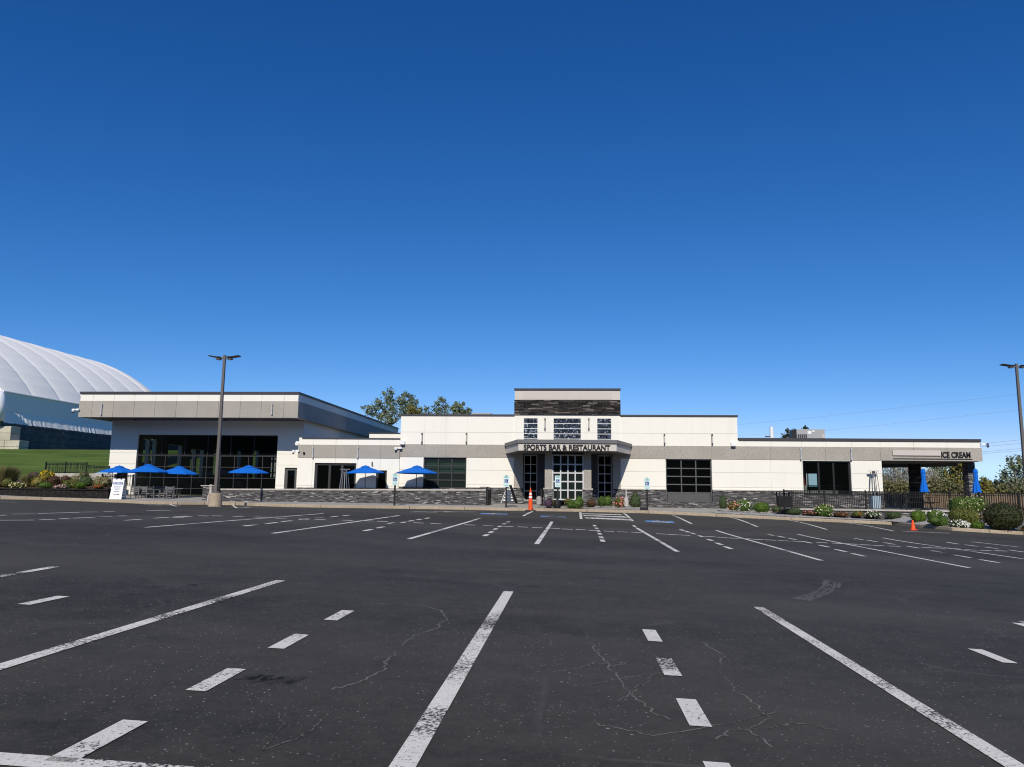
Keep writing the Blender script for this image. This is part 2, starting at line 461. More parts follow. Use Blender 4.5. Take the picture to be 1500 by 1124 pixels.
def onsurf(x, y, back=43.3):             # distance at which the pixel's ray meets the raised surface
    best, yb_ = 9, 41
    for k in range(130):
        Y = 35 + k * .1; p = W(x, y, Y); e = abs(p.z - surf(p.x, Y))
        if e < best: best, yb_ = e, Y
    p = W(x, y, yb_); return min(back, max(yb_, yc(p.x) + .38))
def sheet(name, mat, xs, ys, fz):
    mb = MB(); nx = len(xs)
    for y in ys:
        for x in xs: mb.v.append((x, y, fz(x, y)))
    for j in range(len(ys) - 1):
        for i in range(nx - 1): mb.f.append((j * nx + i, j * nx + i + 1, (j + 1) * nx + i + 1, (j + 1) * nx + i))
    return structure(mb.build(name, mat, smooth=True))
sheet('parking_lot', 'asphalt', [-62 + i for i in range(125)], [-30 + j for j in range(78)], gz)
def far_z(x, y):
    d = max(0, math.hypot(x, y) - 75)
    return -1.6 - .004 * min(d, 500)
sheet('ground', 'ground_soil', [-2500, -900, -300, -120, -60, 0, 60, 120, 300, 900, 2500], [-2500, -900, -300, -100, -35, 0, 40, 80, 140, 300, 900, 2500], far_z)

kb = MB(); pv = MB()
for (xa, ya, za), (xb, yb, zb) in zip(KG, KG[1:]):
    n = max(1, int((xb - xa) / 2.4))
    for i in range(n):
        t0, t1 = i / n, (i + 1) / n
        p = [(xa + (xb - xa) * t, ya + (yb - ya) * t) for t in (t0, t1)]
        d = Vector((p[1][0] - p[0][0], p[1][1] - p[0][1], 0)).normalized() * .008
        a = (p[0][0] + d.x, p[0][1] + d.y); b = (p[1][0] - d.x, p[1][1] - d.y)
        nv = Vector((-(b[1] - a[1]), b[0] - a[0], 0)).normalized() * .16
        za0, zb0 = gz(*a) - .1, gz(*b) - .1; za1, zb1 = gz(*a) + .15, gz(*b) + .15
        q = [(a[0], a[1]), (b[0], b[1]), (b[0] + nv.x, b[1] + nv.y), (a[0] + nv.x, a[1] + nv.y)]
        n0 = len(kb.v)
        kb.v += [(*q[0], za0), (*q[1], zb0), (*q[2], zb0), (*q[3], za0), (*q[0], za1), (*q[1], zb1), (*q[2], zb1 + .004), (*q[3], za1 + .004)]
        kb.f += [(n0, n0 + 1, n0 + 5, n0 + 4), (n0 + 4, n0 + 5, n0 + 6, n0 + 7), (n0 + 2, n0 + 3, n0 + 7, n0 + 6), (n0 + 1, n0 + 2, n0 + 6, n0 + 5), (n0, n0 + 4, n0 + 7, n0 + 3)]
structure(kb.build('kerb', 'kerb_stone', bevel=.02))
xs = [KG[0][0] + (KG[-1][0] - KG[0][0]) * i / 160 for i in range(161)]
for a, b in zip(xs, xs[1:]):
    rows = [0, .08, .3, .55, .8, 1]
    for u, v in zip(rows, rows[1:]):
        def P(x, t):
            y0 = yc(x) + .12; y = y0 + (62 - y0) * t
            return (x, y, surf(x, min(y, 48)) - .012)
        pv.quad(P(a, u), P(b, u), P(b, v), P(a, v))
structure(pv.build('pavement', 'concrete', smooth=True))
def patch(name, mat, x0, x1, fy0, fy1, dz, nx=30, ny=6):
    mb = MB()
    for j in range(ny + 1):
        for i in range(nx + 1):
            x = x0 + (x1 - x0) * i / nx; a, b = fy0(x), fy1(x); y = a + (b - a) * j / ny
            e = dz * min(1, 4 * min(j / ny, 1 - j / ny) + .12) * (1 if 0 < i < nx else .2)
            mb.v.append((x, y, surf(x, y) + .004 + e))
    for j in range(ny):
        for i in range(nx): n = j * (nx + 1) + i; mb.f.append((n, n + 1, n + nx + 2, n + nx + 1))
    return structure(mb.build(name, mat, smooth=True))
gx0, gx1 = X(800, 744, 41.5), X(946, 744, 41.5)
patch('gravel_bed', 'gravel', gx0, gx1, lambda x: yc(x) + .5, lambda x: 43.2, .03)
gx2, gx3 = X(1046, 748, 42), X(1640, 748, 42)
patch('gravel_bed', 'gravel', gx2, gx3, lambda x: yc(x) + .45, lambda x: 43.55, .03, 60)

# ---------------------------------------------------------------- painted markings
def strip(mb, a, b, w=.12, dz=.006, n=10):
    a = Vector(a); b = Vector(b); d = b - a; d.z = 0
    nv = Vector((-d.y, d.x, 0)).normalized() * w / 2
    for i in range(n):
        p, q = a.lerp(b, i / n), a.lerp(b, (i + 1) / n)
        c = [p - nv, q - nv, q + nv, p + nv]
        mb.quad(*[(v.x, v.y, gz(v.x, v.y) + dz) for v in c])
def line(pa, pb, ext=0, mat='line_paint_far', w=.12, name='parking_line'):
    a, b = G(*pa), G(*pb)
    if ext: b = b + (b - a) * ext
    mb = MB(); strip(mb, a, b, w, n=24)
    return structure(mb.build(name, mat))
def near(pa, pb, y_end):
    a, b = G(*pa), G(*pb); t = (y_end - a.y) / (b.y - a.y); b = a + (b - a) * t
    mb = MB(); strip(mb, a, b, .125, n=40); structure(mb.build('parking_line', 'line_paint'))
near((411, 851), (0, 978), -2.6); near((745, 867), (590, 1124), -2.6); near((1111, 890), (1487, 1124), -2.6); near((82, 830.5), (0, 845), -2.6)
for k in range(2):
    a = G(82, 830.5); mb = MB(); strip(mb, (a.x - 3.1 * (k + 1), a.y, 0), (a.x - 3.1 * (k + 1), -2.6, 0), .125, n=30); structure(mb.build('parking_line', 'line_paint'))
    a = G(1111, 890); mb = MB(); strip(mb, (a.x + 3.1 * (k + 1), a.y, 0), (a.x + 3.1 * (k + 1), -2.6, 0), .125, n=30); structure(mb.build('parking_line', 'line_paint'))
a = G(0, 1113); b = G(255, 1132); mb = MB(); d = (b - a); strip(mb, a - d * 6, a + d * 7, .14, n=60); structure(mb.build('cross_line', 'line_paint'))
for pa, pb, e in [((474, 752.7), (213, 773), 0), ((585, 755.5), (399.5, 781.8), 0), ((703, 759.4), (599, 790), 0), ((808.5, 764.5), (786, 797.5), 0), ((928, 770), (993.5, 809.3), 0),
                  ((1049, 777), (1203, 821.5), 0), ((1169, 783), (1420, 832.3), 0), ((1293, 788.3), (1500, 819.3), .2), ((1424, 794), (1500, 802.4), 1.5)]:
    line(pa, pb, e)
for pa, pb in [((781, 749.2), (766.5, 756.2)), ((985, 755.2), (1013, 767.6)), ((1070, 758.3), (1109.6, 772)), ((1156, 762.5), (1211, 776)), ((1240, 766.2), (1310, 778.6)), ((1322, 778.5), (1391, 781.5)),
               ((850, 750.8), (851.3, 760.6)), ((914, 752.4), (927, 763.8)), ((210, 739.6), (252, 738.6)), ((246, 737.4), (258, 742.2)), ((339, 738.6), (347, 744.6)), ((347, 744.6), (368, 743.4))]:
    line(pa, pb, 0, w=.12)
dash = MB()
def dpix(cx, cy, L=.6, w=.12, along='y'):
    p = G(cx, cy)
    if along == 'y': strip(dash, (p.x, p.y - L / 2, 0), (p.x, p.y + L / 2, 0), w, n=2)
    else: strip(dash, (p.x - L / 2, p.y, 0), (p.x + L / 2, p.y, 0), w, n=2)
for a, b in [((497.5, 902)), ]: pass
for c in [(497.5, 902), (424, 940), (318.5, 996), (65, 880), (955, 931.5), (979, 977.5), (1015, 1044), (1066, 1151), (1453, 961.5), (1512, 920)]: dpix(*c, L=.58, w=.13)
q = G(148, 1084); strip(dash, (q.x, q.y - .32, 0), (q.x, q.y + .3, 0), .14, n=2)
for c in [(712, 784.4), (719, 780), (725.6, 775.6), (732, 771.6), (738, 768), (744.5, 764.8), (871, 770.4), (873.8, 774), (876.4, 778), (878.6, 782.4), (880.6, 787.6), (882.6, 792.4),
          (999, 777), (1007, 779.4), (1015, 782), (1027, 786), (1040, 791.4), (1053, 797), (1066.4, 802.8), (1129, 784), (1144, 786.6), (1161, 790), (1182.6, 794.8), (1207, 800.4), (1231.6, 807), (1257, 813.2),
          (1257.6, 790), (1278, 793), (1303, 796.6), (1337, 801.8), (1375, 808.8), (1409.6, 815.4), (1449, 822.4), (1395, 796), (1423, 799.6), (1452, 803), (1489, 807.6),
          (366.7, 770), (397.5, 766.7), (420, 763.9), (446, 760.8), (468, 758.3), (490, 757), (507, 755.5), (539, 777), (557.5, 773), (573, 766.5), (590.6, 765.7), (602, 763.4), (614, 761.4), (626, 759.4), (195, 761.9), (237, 758.8), (265, 757)]:
    dpix(*c, L=.85, w=.13)
for c in [(613, 766.4), (638, 767.6), (688, 769.4), (715, 770.6), (744, 771.6), (766, 772.4), (787, 773.4), (813, 774.4), (831, 775.6), (851, 776.4), (870, 777.6), (892, 778.6), (912, 779.6), (932.4, 780.6), (969, 782.6), (986, 783.6),
          (1003, 784.4), (1040, 786.4), (1058, 787.6), (1075, 788.8), (1093, 789.6), (1110, 790.6), (1129, 791.6), (1148, 792.6), (1168, 793.6), (1204, 795.4), (1227, 796.4), (1248, 797.4), (1268, 798.6), (1287, 799.6), (1310, 800.6),
          (1358, 802.6), (1377, 803.4), (1398, 804.2), (1422, 806), (1444, 806.8), (1466, 807.4), (260.5, 758.5), (273, 757.3), (298, 756.2), (318, 756.2), (349, 757.3), (381, 758), (411, 759.7), (445, 761), (469, 761.5), (509, 762.7), (539, 763.4), (560, 764.3)]:
    dpix(*c, L=.36, w=.5 if False else .22, along='x')
for a, b in [((0, 755.5), (12, 754.7)), ((17.5, 753.5), (52, 753.2)), ((55, 752.6), (117, 751)), ((120, 750.6), (143, 750.4)), ((152, 749.8), (168, 749.6)), ((0, 762.6), (50, 762.3)), ((59, 761.7), (80, 761.1)), ((87, 760.5), (101, 760)),
             ((107, 759.5), (138, 758.3)), ((140, 757.8), (163, 757)), ((173, 756.4), (185, 756.1)), ((0, 735.4), (12, 735.6)), ((16, 736.2), (28, 736.6)), ((215, 748.5), (250, 747.8)), ((600, 750.2), (640, 750.6)), ((650, 750), (672, 749.2))]:
    pa, pb = G(*a), G(*b); strip(dash, pa, pb, .16, n=4)
structure(dash.build('dashed_markings', 'line_paint_far'))
ht = MB()
# access aisle hatching in front of the entrance: alternating diagonal bars
a0, a1, b0, b1 = G(853, 752), G(911, 753.6), G(854, 761), G(924, 764.5)
for k in range(9):
    u = k / 9
    for s in range(3):
        v = s / 3 + .04
        def Q(u, v):
            p = a0.lerp(a1, u).lerp(b0.lerp(b1, u), v); return p
        strip(ht, Q(min(1, u + .01 + .035 * s), v), Q(min(1, u + .06 + .035 * s), v + .16), .20, n=2)
for k in range(6):
    p = G(606 + k * 15, 749.6 + (k % 2) * .8); strip(ht, p, p + Vector((.5, .5, 0)), .16, n=2)
for k in range(5):
    p = G(352 + k * 5, 741.5 + (k % 2) * 1.2); strip(ht, p, p + Vector((.25, .4, 0)), .12, n=2)
for k in range(3):
    p = G(217 + k * 13, 740.4 - (k % 2) * 1.0); strip(ht, p, p + Vector((.6, .3, 0)), .2, n=2)
structure(ht.build('hatched_markings', 'line_paint_far'))
for (x0, x1, y0, y1) in [(704, 743, 751.8, 754.6), (792, 829, 755.2, 758.6), (946, 986, 762.2, 766.6)]:
    p = G((x0 + x1) / 2, (y0 + y1) / 2); hw = (x1 - x0) * p.y / 1100 / 2
    mb = MB(); strip(mb, (p.x - hw, p.y, 0), (p.x + hw, p.y, 0), 1.1, .005, 2); structure(mb.build('blue_marking', 'blue_paint'))
    sy = MB()                                  # wheelchair symbol: head, back, seat, leg and wheel arc
    def q(x, y): return (p.x + x, p.y + y, 0)
    strip(sy, q(-.12, .48), q(.02, .48), .14, .010, 1); strip(sy, q(-.05, .36), q(-.05, -.02), .11, .010, 1); strip(sy, q(-.05, .16), q(.24, .16), .08, .010, 1)
    strip(sy, q(-.05, -.04), q(.26, -.04), .10, .010, 1); strip(sy, q(.26, -.02), q(.40, -.42), .10, .010, 1)
    for k in range(9):
        t0, t1 = math.radians(110 + k * 25), math.radians(135 + k * 25)
        strip(sy, q(.02 + .32 * math.cos(t0), -.20 + .32 * math.sin(t0)), q(.02 + .32 * math.cos(t1), -.20 + .32 * math.sin(t1)), .08, .010, 1)
    structure(sy.build('wheelchair_symbol', 'line_paint_far'))
def pxpath(name, mat, pts, w, jit=0):
    mb = MB(); g = [G(*p) for p in pts]; o = []
    for a, b in zip(g, g[1:]):
        for i in range(6):
            p = a.lerp(b, i / 6); o.append(p + Vector((random.uniform(-jit, jit), random.uniform(-jit, jit), 0)))
    for a, b in zip(o, o[1:]): strip(mb, a, b, w * random.uniform(.6, 1.3), .003, 1)
    return structure(mb.build(name, mat))
pxpath('crack', 'crack', [(535, 886), (575, 884), (618, 888), (646, 894), (654, 907), (640, 920), (604, 933), (592, 946), (578, 958), (564, 972), (560, 984), (545, 992), (520, 1002), (480, 1012)], .016, .02)
pxpath('crack', 'crack', [(868, 946), (884, 968), (900, 985), (915, 1008), (932, 1026), (962, 1046), (990, 1060)], .014, .025)
pxpath('crack', 'crack', [(870, 1060), (905, 1068), (960, 1078), (1030, 1066), (1090, 1056), (1150, 1040)], .012, .02)
pxpath('crack', 'crack', [(1030, 940), (1060, 962), (1052, 985), (1078, 1012), (1110, 1034), (1126, 1052), (1100, 1070), (1138, 1100)], .013, .02)
pxpath('crack', 'crack', [(402, 1040), (418, 1062), (380, 1100), (440, 1080), (480, 1050)], .012, .015)
pxpath('crack', 'crack', [(870, 1004), (902, 996), (940, 990), (985, 984), (1010, 978)], .011, .02)
pxpath('crack', 'crack', [(905, 1030), (925, 1012), (950, 1000), (962, 985), (950, 968), (938, 950)], .010, .025)
pxpath('crack', 'crack', [(1050, 1085), (1070, 1072), (1120, 1068), (1160, 1060), (1200, 1064), (1230, 1072)], .012, .025)
pxpath('crack', 'crack', [(812, 985), (850, 978), (872, 972), (905, 976), (925, 970)], .010, .02)
pxpath('crack', 'crack', [(530, 884), (560, 879), (600, 876)], .012, .02)
pxpath('crack', 'crack', [(1342, 902), (1400, 905), (1460, 912), (1500, 914)], .016, .03)
pxpath('tyre_mark', 'scuff', [(640, 836), (800, 834), (960, 836), (1080, 839), (1160, 843.4), (1200, 847.6), (1221, 852), (1230, 855.5), (1227, 863)], .05)
for k in range(4):
    pxpath('tyre_mark', 'scuff', [(1212 + k * 4, 851 + k * .6), (1207 + k * 4.5, 859), (1201 + k * 5, 866), (1184 + k * 6, 871 + k), (1160 + k * 6, 879 + k)], .07, .02)
pxpath('oil_stain', 'stain', [(362, 994), (385, 994), (410, 996), (444, 998)], .16, .03)
pxpath('oil_stain', 'stain', [(776, 858), (792, 859)], .14, .02)
pxpath('oil_stain', 'stain', [(276, 857), (290, 858)], .14, .02)
pxpath('oil_stain', 'stain', [(398, 769), (432, 769)], .3, .05)
pxpath('worn_patch', 'smear', [(60, 755.5), (120, 754.6), (190, 753), (240, 751.5), (290, 750.5)], .8, .1)
pxpath('worn_patch', 'smear', [(40, 758), (110, 757), (180, 755)], .5, .1)

# ---------------------------------------------------------------- restaurant (centre, wing on the left, low wing on the right)
FY = 46.2
REST = thing('restaurant_building', (0, 0, 0), 'long low white restaurant with grey band, stone topped tower and entrance canopy', 'restaurant')
xL, xM, xR, xE = X(586, 660, FY), X(1080.5, 640, FY), X(1292, 690, FY), X(1436, 655, FY)
zcap = Z(830, 607.6, FY); zband1 = Z(1000, 653.4, FY); zband0 = Z(1000, 672.6, FY); zst = Z(1000, 717.6, FY); zlow = Z(1260, 642.6, FY)
FLOOR = .42
hj1 = Z(680, 633.5, FY); hj2 = Z(650, 688.5, FY); hj3 = Z(1000, 713.4, FY)
wy = 46.4
def rx(a, b, y, Y=FY): return X(a, y, Y), X(b, y, Y)
w1 = (*rx(620, 683, 690), FLOOR + .4, Z(650, 670.5, FY))           # green window
w1z0 = Z(650, 715.5, FY)
gdx = rx(975.5, 1043, 700); gd = (gdx[0], gdx[1], Z(1010, 735.5, FY), Z(1010, 673, FY))
icx = rx(1176, 1246.5, 690); ic = (icx[0], icx[1], Z(1210, 726, FY), Z(1210, 675.5, FY))
tx0, tx1 = X(754, 600, FY), X(908.3, 600, FY)
vj = [X(x, 690, FY) for x in (620.5, 652, 683.5, 720)] + [X(x, 690, FY) for x in (937, 974, 1007, 1043, 1129, 1174, 1210, 1247)]
# upper white
pw('wall', 'white_render', REST, xL, tx0, zband1, zcap - .1, FY, .3, vj, [hj1]); pw('wall', 'white_render', REST, tx1, xM, zband1, zcap - .1, FY, .3, vj, [hj1])
pw('wall', 'white_render', REST, xM, xE, zband1, zlow - .16, FY, .3, [X(x, 650, FY) for x in (1129, 1174, 1210, 1247, 1289, 1338, 1387)])
# lower white
pw('wall', 'white_render', REST, xL, tx0, zst, zband0, FY, .3, vj, [hj2, hj3], [(w1[0], w1[1], w1z0, w1[3])])
pw('wall', 'white_render', REST, tx1, xR, zst, zband0, FY, .3, vj, [hj2, hj3], [gd, ic])
# band, 3 cm proud
pw('concrete_band', 'aggregate', REST, xL, tx0, zband0, zband1, FY - .03, .3, vj); pw('concrete_band', 'aggregate', REST, tx1, X(1438, 660, FY), zband0, zband1, FY - .03, .3, vj + [X(x, 660, FY) for x in (1289, 1338, 1387)])
xE2 = X(1438, 660, FY)
MB().box(xE2 - .3, xE2, FY + .28, FY + 4, zband0, zband1).build('concrete_band', 'aggregate', REST)
# stone base, 8 cm proud
gl = -.5
pw('stone_base', 'ledgestone', REST, xL, tx0, gl, zst - .03, FY - .08, .36, (), (), [(w1[0], w1[1], w1z0, 9)])
pw('stone_base', 'ledgestone', REST, tx1, xR, gl, zst - .03, FY - .08, .36, (), (), [gd, (ic[0], ic[1], ic[2], ic[3])])
for a, b in ((xL, w1[0]), (w1[1], tx0), (tx1, gd[0]), (gd[1], ic[0]), (ic[1], xR)): MB().box(a, b, FY - .12, FY - .001, zst - .03, zst + .03).build('stone_sill', 'cap_stone', REST)
MB().box(xL - .05, tx0, FY - .06, FY + .36, zcap - .1, zcap).build('parapet_cap', 'cap_metal', REST); MB().box(tx1, xM + .05, FY - .06, FY + .36, zcap - .1, zcap).build('parapet_cap', 'cap_metal', REST)
MB().box(xM + .05, X(1436.5, 645, FY), FY - .06, FY + .36, zlow - .165, zlow).build('parapet_cap', 'cap_metal', REST)
# bodies behind (side walls, roof, back)
BK = 62.0
MB().box(xL, xL + .3, FY + .3, BK, gl, zcap - .1).build('wall', 'white_render', REST); MB().box(xM - .3, xM, FY + .3, BK, gl, zcap - .1).build('wall', 'white_render', REST); MB().box(xL, xM, BK, BK + .3, gl, zcap - .1).build('wall', 'white_render', REST)
MB().box(xL + .3, xM - .3, FY + .3, BK, zcap - .7, zcap - .5).build('roof', 'cap_grey', REST); MB().box(xM, xE, FY + .3, FY + 9, zlow - .75, zlow - .5).build('roof', 'cap_grey', REST)
# interior partitions
MB().box(xL + .3, xM - .3, FY + 6, FY + 6.2, gl, zcap - .7).build('partition', 'interior', REST); MB().box(xM + .0, xM + .2, FY + .3, FY + 9, gl, zlow - .75).build('partition', 'interior', REST)
bwx = rx(1181, 1198, 700, FY + 9)
pw('partition', 'interior', REST, xM + .2, xR, gl, zlow - .75, FY + 9, .2, (), (), [(bwx[0], bwx[1], Z(1190, 713, FY + 9), Z(1190, 694, FY + 9))])
MB().box(xR - .25, xR - .02, FY + .3, FY + 9, gl, zlow - .75).build('partition', 'interior', REST)
MB().box(xL + .3, xM - .3, FY + .3, FY + 6, FLOOR - .05, FLOOR).build('floor', 'interior_floor', REST); MB().box(xM + .2, xR - .25, FY + .3, FY + 9, FLOOR - .05, FLOOR).build('floor', 'interior_floor', REST)
# windows
window(REST, 'window', w1[0], w1[1], w1z0, w1[3], FY + .1, 3, 4, 'dark_frame', 'glass_green', .07)
window(REST, 'garage_door', gd[0], gd[1], gd[2], gd[3], FY + .1, 3, 5, 'grey_frame', 'glass_dark', .065, solid_rows=1)
window(REST, 'window', ic[0], ic[1], ic[2], ic[3], FY + .14, 3, 1, 'black_metal', 'glass_dark', .10)
MB().box(w1[0] + .1, w1[1] - .1, FY + .42, FY + .44, w1z0 + (w1[3] - w1z0) * .5, w1[3]).build('green_sheet', 'green_cloth', REST)  # green sheet added inside, tints the upper half of the window
# tower
TY = FY - .06
ttop = Z(830, 569.4, TY); ts1 = Z(830, 586.2, TY); ts0 = Z(830, 608.0, TY)
t0x, t1x = tx0, tx1
gb = [(*rx(767.3, 787.3, 628, TY),), (*rx(811, 850.7, 628, TY),), (*rx(875, 895.3, 628, TY),)]
gbz = (Z(830, 646, TY) - .2, Z(830, 613.2, TY))
mb = MB()
panel_wall(mb, t0x, t1x, zband1 - .5, ts0, TY, .36, (), [hj1], [(a, b, gbz[0], gbz[1]) for a, b in gb])
mb.build('wall', 'white_render', REST)
mb = MB(); mb.box(t0x - .02, t1x + .02, TY - .08, TY + 5, ts0, ts1); mb.build('stone_band', 'ledgestone_dark', REST)
mb = MB(); mb.box(t0x, t1x, TY - .03, TY + 5, ts1, ttop - .09); mb.build('tower_frieze', 'aggregate_light', REST)
mb = MB(); mb.box(t0x + .5, t1x - .5, TY - .05, TY - .031, ts1 + .06, ttop - .18); mb.build('tower_panel', 'beige_board', REST)
mb = MB(); mb.box(t0x - .04, t1x + .04, TY - .12, TY + 5.04, ttop - .09, ttop); mb.build('parapet_cap', 'cap_metal', REST)
MB().box(t0x, t0x + .3, TY + .37, TY + 5, zcap - .6, ts0).build('wall', 'white_render', REST); MB().box(t1x - .3, t1x, TY + .37, TY + 5, zcap - .6, ts0).build('wall', 'white_render', REST); MB().box(t0x + .3, t1x - .3, TY + 4.7, TY + 5, zcap - .6, ts0).build('wall', 'white_render', REST)
for (a, b), nc in zip(gb, (3, 6, 3)):
    mb = MB(); z0, z1 = gbz; nr = 5
    o = MB()
    for k in range(1, nr): o.box(a, b, TY + .03, TY + .1, z0 + (z1 - z0) * k / nr - .016, z0 + (z1 - z0) * k / nr + .016)
    f = o.build('glass_block_window', 'plastic_white', REST)
    for k in range(nr):
        for i in range(nc):
            mb.box(a + (b - a) * i / nc + .012, a + (b - a) * (i + 1) / nc - .012, TY + .05, TY + .14, z0 + (z1 - z0) * k / nr + .018, z0 + (z1 - z0) * (k + 1) / nr - .018)
    mb.build('glass_block', 'glass_block', f)
# tower lower part: grey wall darkened to canopy shade with two tall side windows and recessed black base
swz = (Z(776, 733.5, FY), Z(776, 666.5, FY))
sw = [(*rx(767.3, 787, 690),), (*rx(875.6, 896, 690),)]
vx = rx(798, 866.3, 690, 43.6)
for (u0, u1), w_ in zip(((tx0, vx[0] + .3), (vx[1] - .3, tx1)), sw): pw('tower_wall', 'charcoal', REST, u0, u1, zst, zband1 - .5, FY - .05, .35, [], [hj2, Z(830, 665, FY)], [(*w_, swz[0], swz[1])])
for a, b in ((tx0, X(766, 700, FY)), (X(897.3, 700, FY), tx1)):
    MB().box(a, b, FY - .12, FY - .051, zst, zband1 - .5).build('pilaster', 'aggregate', REST)
for (u0, u1), w_ in zip(((tx0, vx[0] + .3), (vx[1] - .3, tx1)), sw): pw('stone_base', 'ledgestone', REST, u0, u1, gl, zst - .03, FY - .13, .4, [], [], [(*w_, swz[0], swz[1])])
for a, b in sw: window(REST, 'window', a, b, swz[0], swz[1], FY + .03, 2, 5, 'pale_frame', 'glass_dark', .05)
# vestibule: two piers and the big gridded glass entrance between them
VY = 43.9
CY = 42.5
lo = (*rx(798, 808.6, 700, VY),); ro = (*rx(855.3, 866.2, 700, VY),)
zs_v = Z(830, 716.6, VY); can0 = Z(831, 660.6, CY)
for a, b in (lo, ro):
    mb = MB(); mb.box(a, b, VY, FY - .06, zs_v + .05, can0); mb.build('pier', 'aggregate', REST)
    mb = MB(); mb.box(a - .05, b + .05, VY - .05, FY - .14, 0, zs_v - .03); mb.build('pier_base', 'ledgestone', REST)
    mb = MB(); mb.box(a - .09, b + .09, VY - .09, FY - .14, zs_v - .03, zs_v + .05); mb.build('pier_cap', 'cap_stone', REST)
window(REST, 'entrance_door', lo[1] + .002, ro[0] - .002, Z(830, 733, VY), Z(830, 666, VY), VY + .06, 4, 5, 'white_frame', 'glass_green', .075)
mb = MB(); mb.box(lo[1] + .01, ro[0] - .01, VY + .3, FY, FLOOR - .2, FLOOR - .06); mb.build('floor', 'interior_floor', REST)
# entrance canopy (hexagonal front)
tl, tr = X(741, 661, FY), X(924, 663, FY); fl, fr_ = X(759.3, 655, CY), X(903.2, 655, CY)
cz1 = Z(831, 649.6, CY); cz2 = Z(831, 644.4, CY)
plan = [(tl, FY - .07), (fl, CY), (fr_, CY), (tr, FY - .07)]
cano = MB().prism(plan, can0, cz1).build('canopy', 'aggregate_light', REST)
pl2 = [(tl - .08, FY - .07), (fl - .04, CY - .08), (fr_ + .04, CY - .08), (tr + .08, FY - .07)]
MB().prism(pl2, cz1, cz2).build('canopy_cap', 'cap_grey', cano)
MB().prism([(tl + .12, FY - .12), (fl + .12, CY + .15), (fr_ - .12, CY + .15), (tr - .12, FY - .12)], can0 - .02, can0 - .001).build('soffit', 'soffit', cano)

def text(name, s, x0, x1, zb, h, Y, mat, parent, depth=.04, bold=.012):
    cu = bpy.data.curves.new(name, 'FONT'); cu.body = s; cu.size = 1; cu.extrude = .02; cu.offset = bold / h * .7
    o = bpy.data.objects.new(name, cu); COL.objects.link(o)
    dg = bpy.context.evaluated_depsgraph_get(); me = bpy.data.meshes.new_from_object(o.evaluated_get(dg))
    bpy.data.objects.remove(o)
    vs = [v.co.copy() for v in me.vertices]
    ax, bx = min(v.x for v in vs), max(v.x for v in vs); ay, by = min(v.y for v in vs), max(v.y for v in vs)
    for v in me.vertices:
        c = v.co; u = (c.x - ax) / (bx - ax); w = (c.y - ay) / (by - ay); d = (c.z + .02) / .04
        v.co = (x0 + (x1 - x0) * u, Y - depth * d, zb + h * w)
    me.materials.clear(); me.materials.append(M[mat])
    me.update()
    o = bpy.data.objects.new(name, me); COL.objects.link(o)
    o.parent = parent
    if parent is not None: me.transform(Matrix.Translation(-parent_world(parent)))
    return o
lz = Z(831, 659.9, CY)
text('sign_lettering', 'SPORTS BAR & RESTAURANT', X(767.2, 656, CY), X(893.8, 656, CY), lz, Z(831, 651.6, CY) - lz, CY - .02, 'black_letter', cano, .03, .015)
# ice cream lettering and blank board
bo = MB().box(*rx(1306.8, 1377, 665), FY - .11, FY - .03, Z(1340, 667.6, FY), Z(1340, 660.0, FY)).build('sign_board', 'beige_board', REST)
MB().box(*rx(1308, 1423.5, 672), FY - .07, FY - .03, Z(1360, 672.9, FY), Z(1360, 672.0, FY)).build('sign_rail', 'black_letter', REST)
text('sign_lettering', 'ICE CREAM', X(1378, 666, FY), X(1420.8, 666, FY), Z(1400, 671.0, FY), Z(1400, 662.3, FY) - Z(1400, 671.0, FY), FY - .03, 'black_letter', REST, .04, .016)

# left wing of the restaurant
WY = 46.08
a0, a1 = X(436, 690, WY), X(585.5, 660, WY)
wz = dict(cap=Z(510, 641.7, WY), b1=Z(510, 651.9, WY), b0=Z(510, 671.2, WY), st=Z(510, 715, WY))
big = (*rx(460.5, 521.5, 695, WY), .45, Z(490, 678.4, WY)); sm = (*rx(550.5, 566.5, 700, WY), .45, Z(560, 689.2, WY))
wvj = [X(x, 660, WY) for x in (459, 492, 524.5, 558)]
pw('wall', 'white_render', REST, a0, a1, wz['b1'], wz['cap'] - .07, WY, .3, wvj)
pw('wall', 'white_render', REST, a0, a1, wz['st'], wz['b0'], WY, .3, wvj, [Z(510, 712, WY)], [big, sm])
MB().box(a0, a0 + .3, WY + .3, 47.43, gl, wz['cap'] - .07).build('wall', 'white_render', REST); MB().box(a1 - .3, a1, WY + .3, FY, gl, wz['cap'] - .07).build('wall', 'white_render', REST)
mb = MB(); panel_wall(mb, a0 - .03, a1, wz['b0'], wz['b1'], WY - .03, .3, wvj); mb.build('concrete_band', 'aggregate', REST)
mb = MB(); panel_wall(mb, a0, a1, gl, wz['st'], WY - .06, .36, (), (), [big, sm]); mb.build('stone_base', 'ledgestone', REST)
mb = MB(); mb.box(X(443, 642, WY), a1, WY - .05, WY + .35, wz['cap'] - .07, wz['cap']); mb.build('parapet_cap', 'cap_metal', REST)
mb = MB(); mb.box(a0, X(443, 642, WY), WY, WY + .3, wz['cap'] - .07, wz['cap']); mb.build('wall', 'white_render', REST)
mb = MB(); mb.box(a0 + .3, a1 - .3, WY + .3, 58, wz['cap'] - .6, wz['cap'] - .4); mb.build('roof', 'cap_grey', REST)
mb = MB(); mb.box(X(541, 636, 55), xL - .01, 55, 55.3, wz['cap'] - .5, Z(563, 635.4, 55)); mb.build('wall', 'white_render', REST)
mb = MB(); mb.box(X(541, 636, 55) - .05, xL - .01, 54.95, 55.35, Z(563, 635.4, 55), Z(563, 634.2, 55)); mb.build('parapet_cap', 'cap_metal', REST)
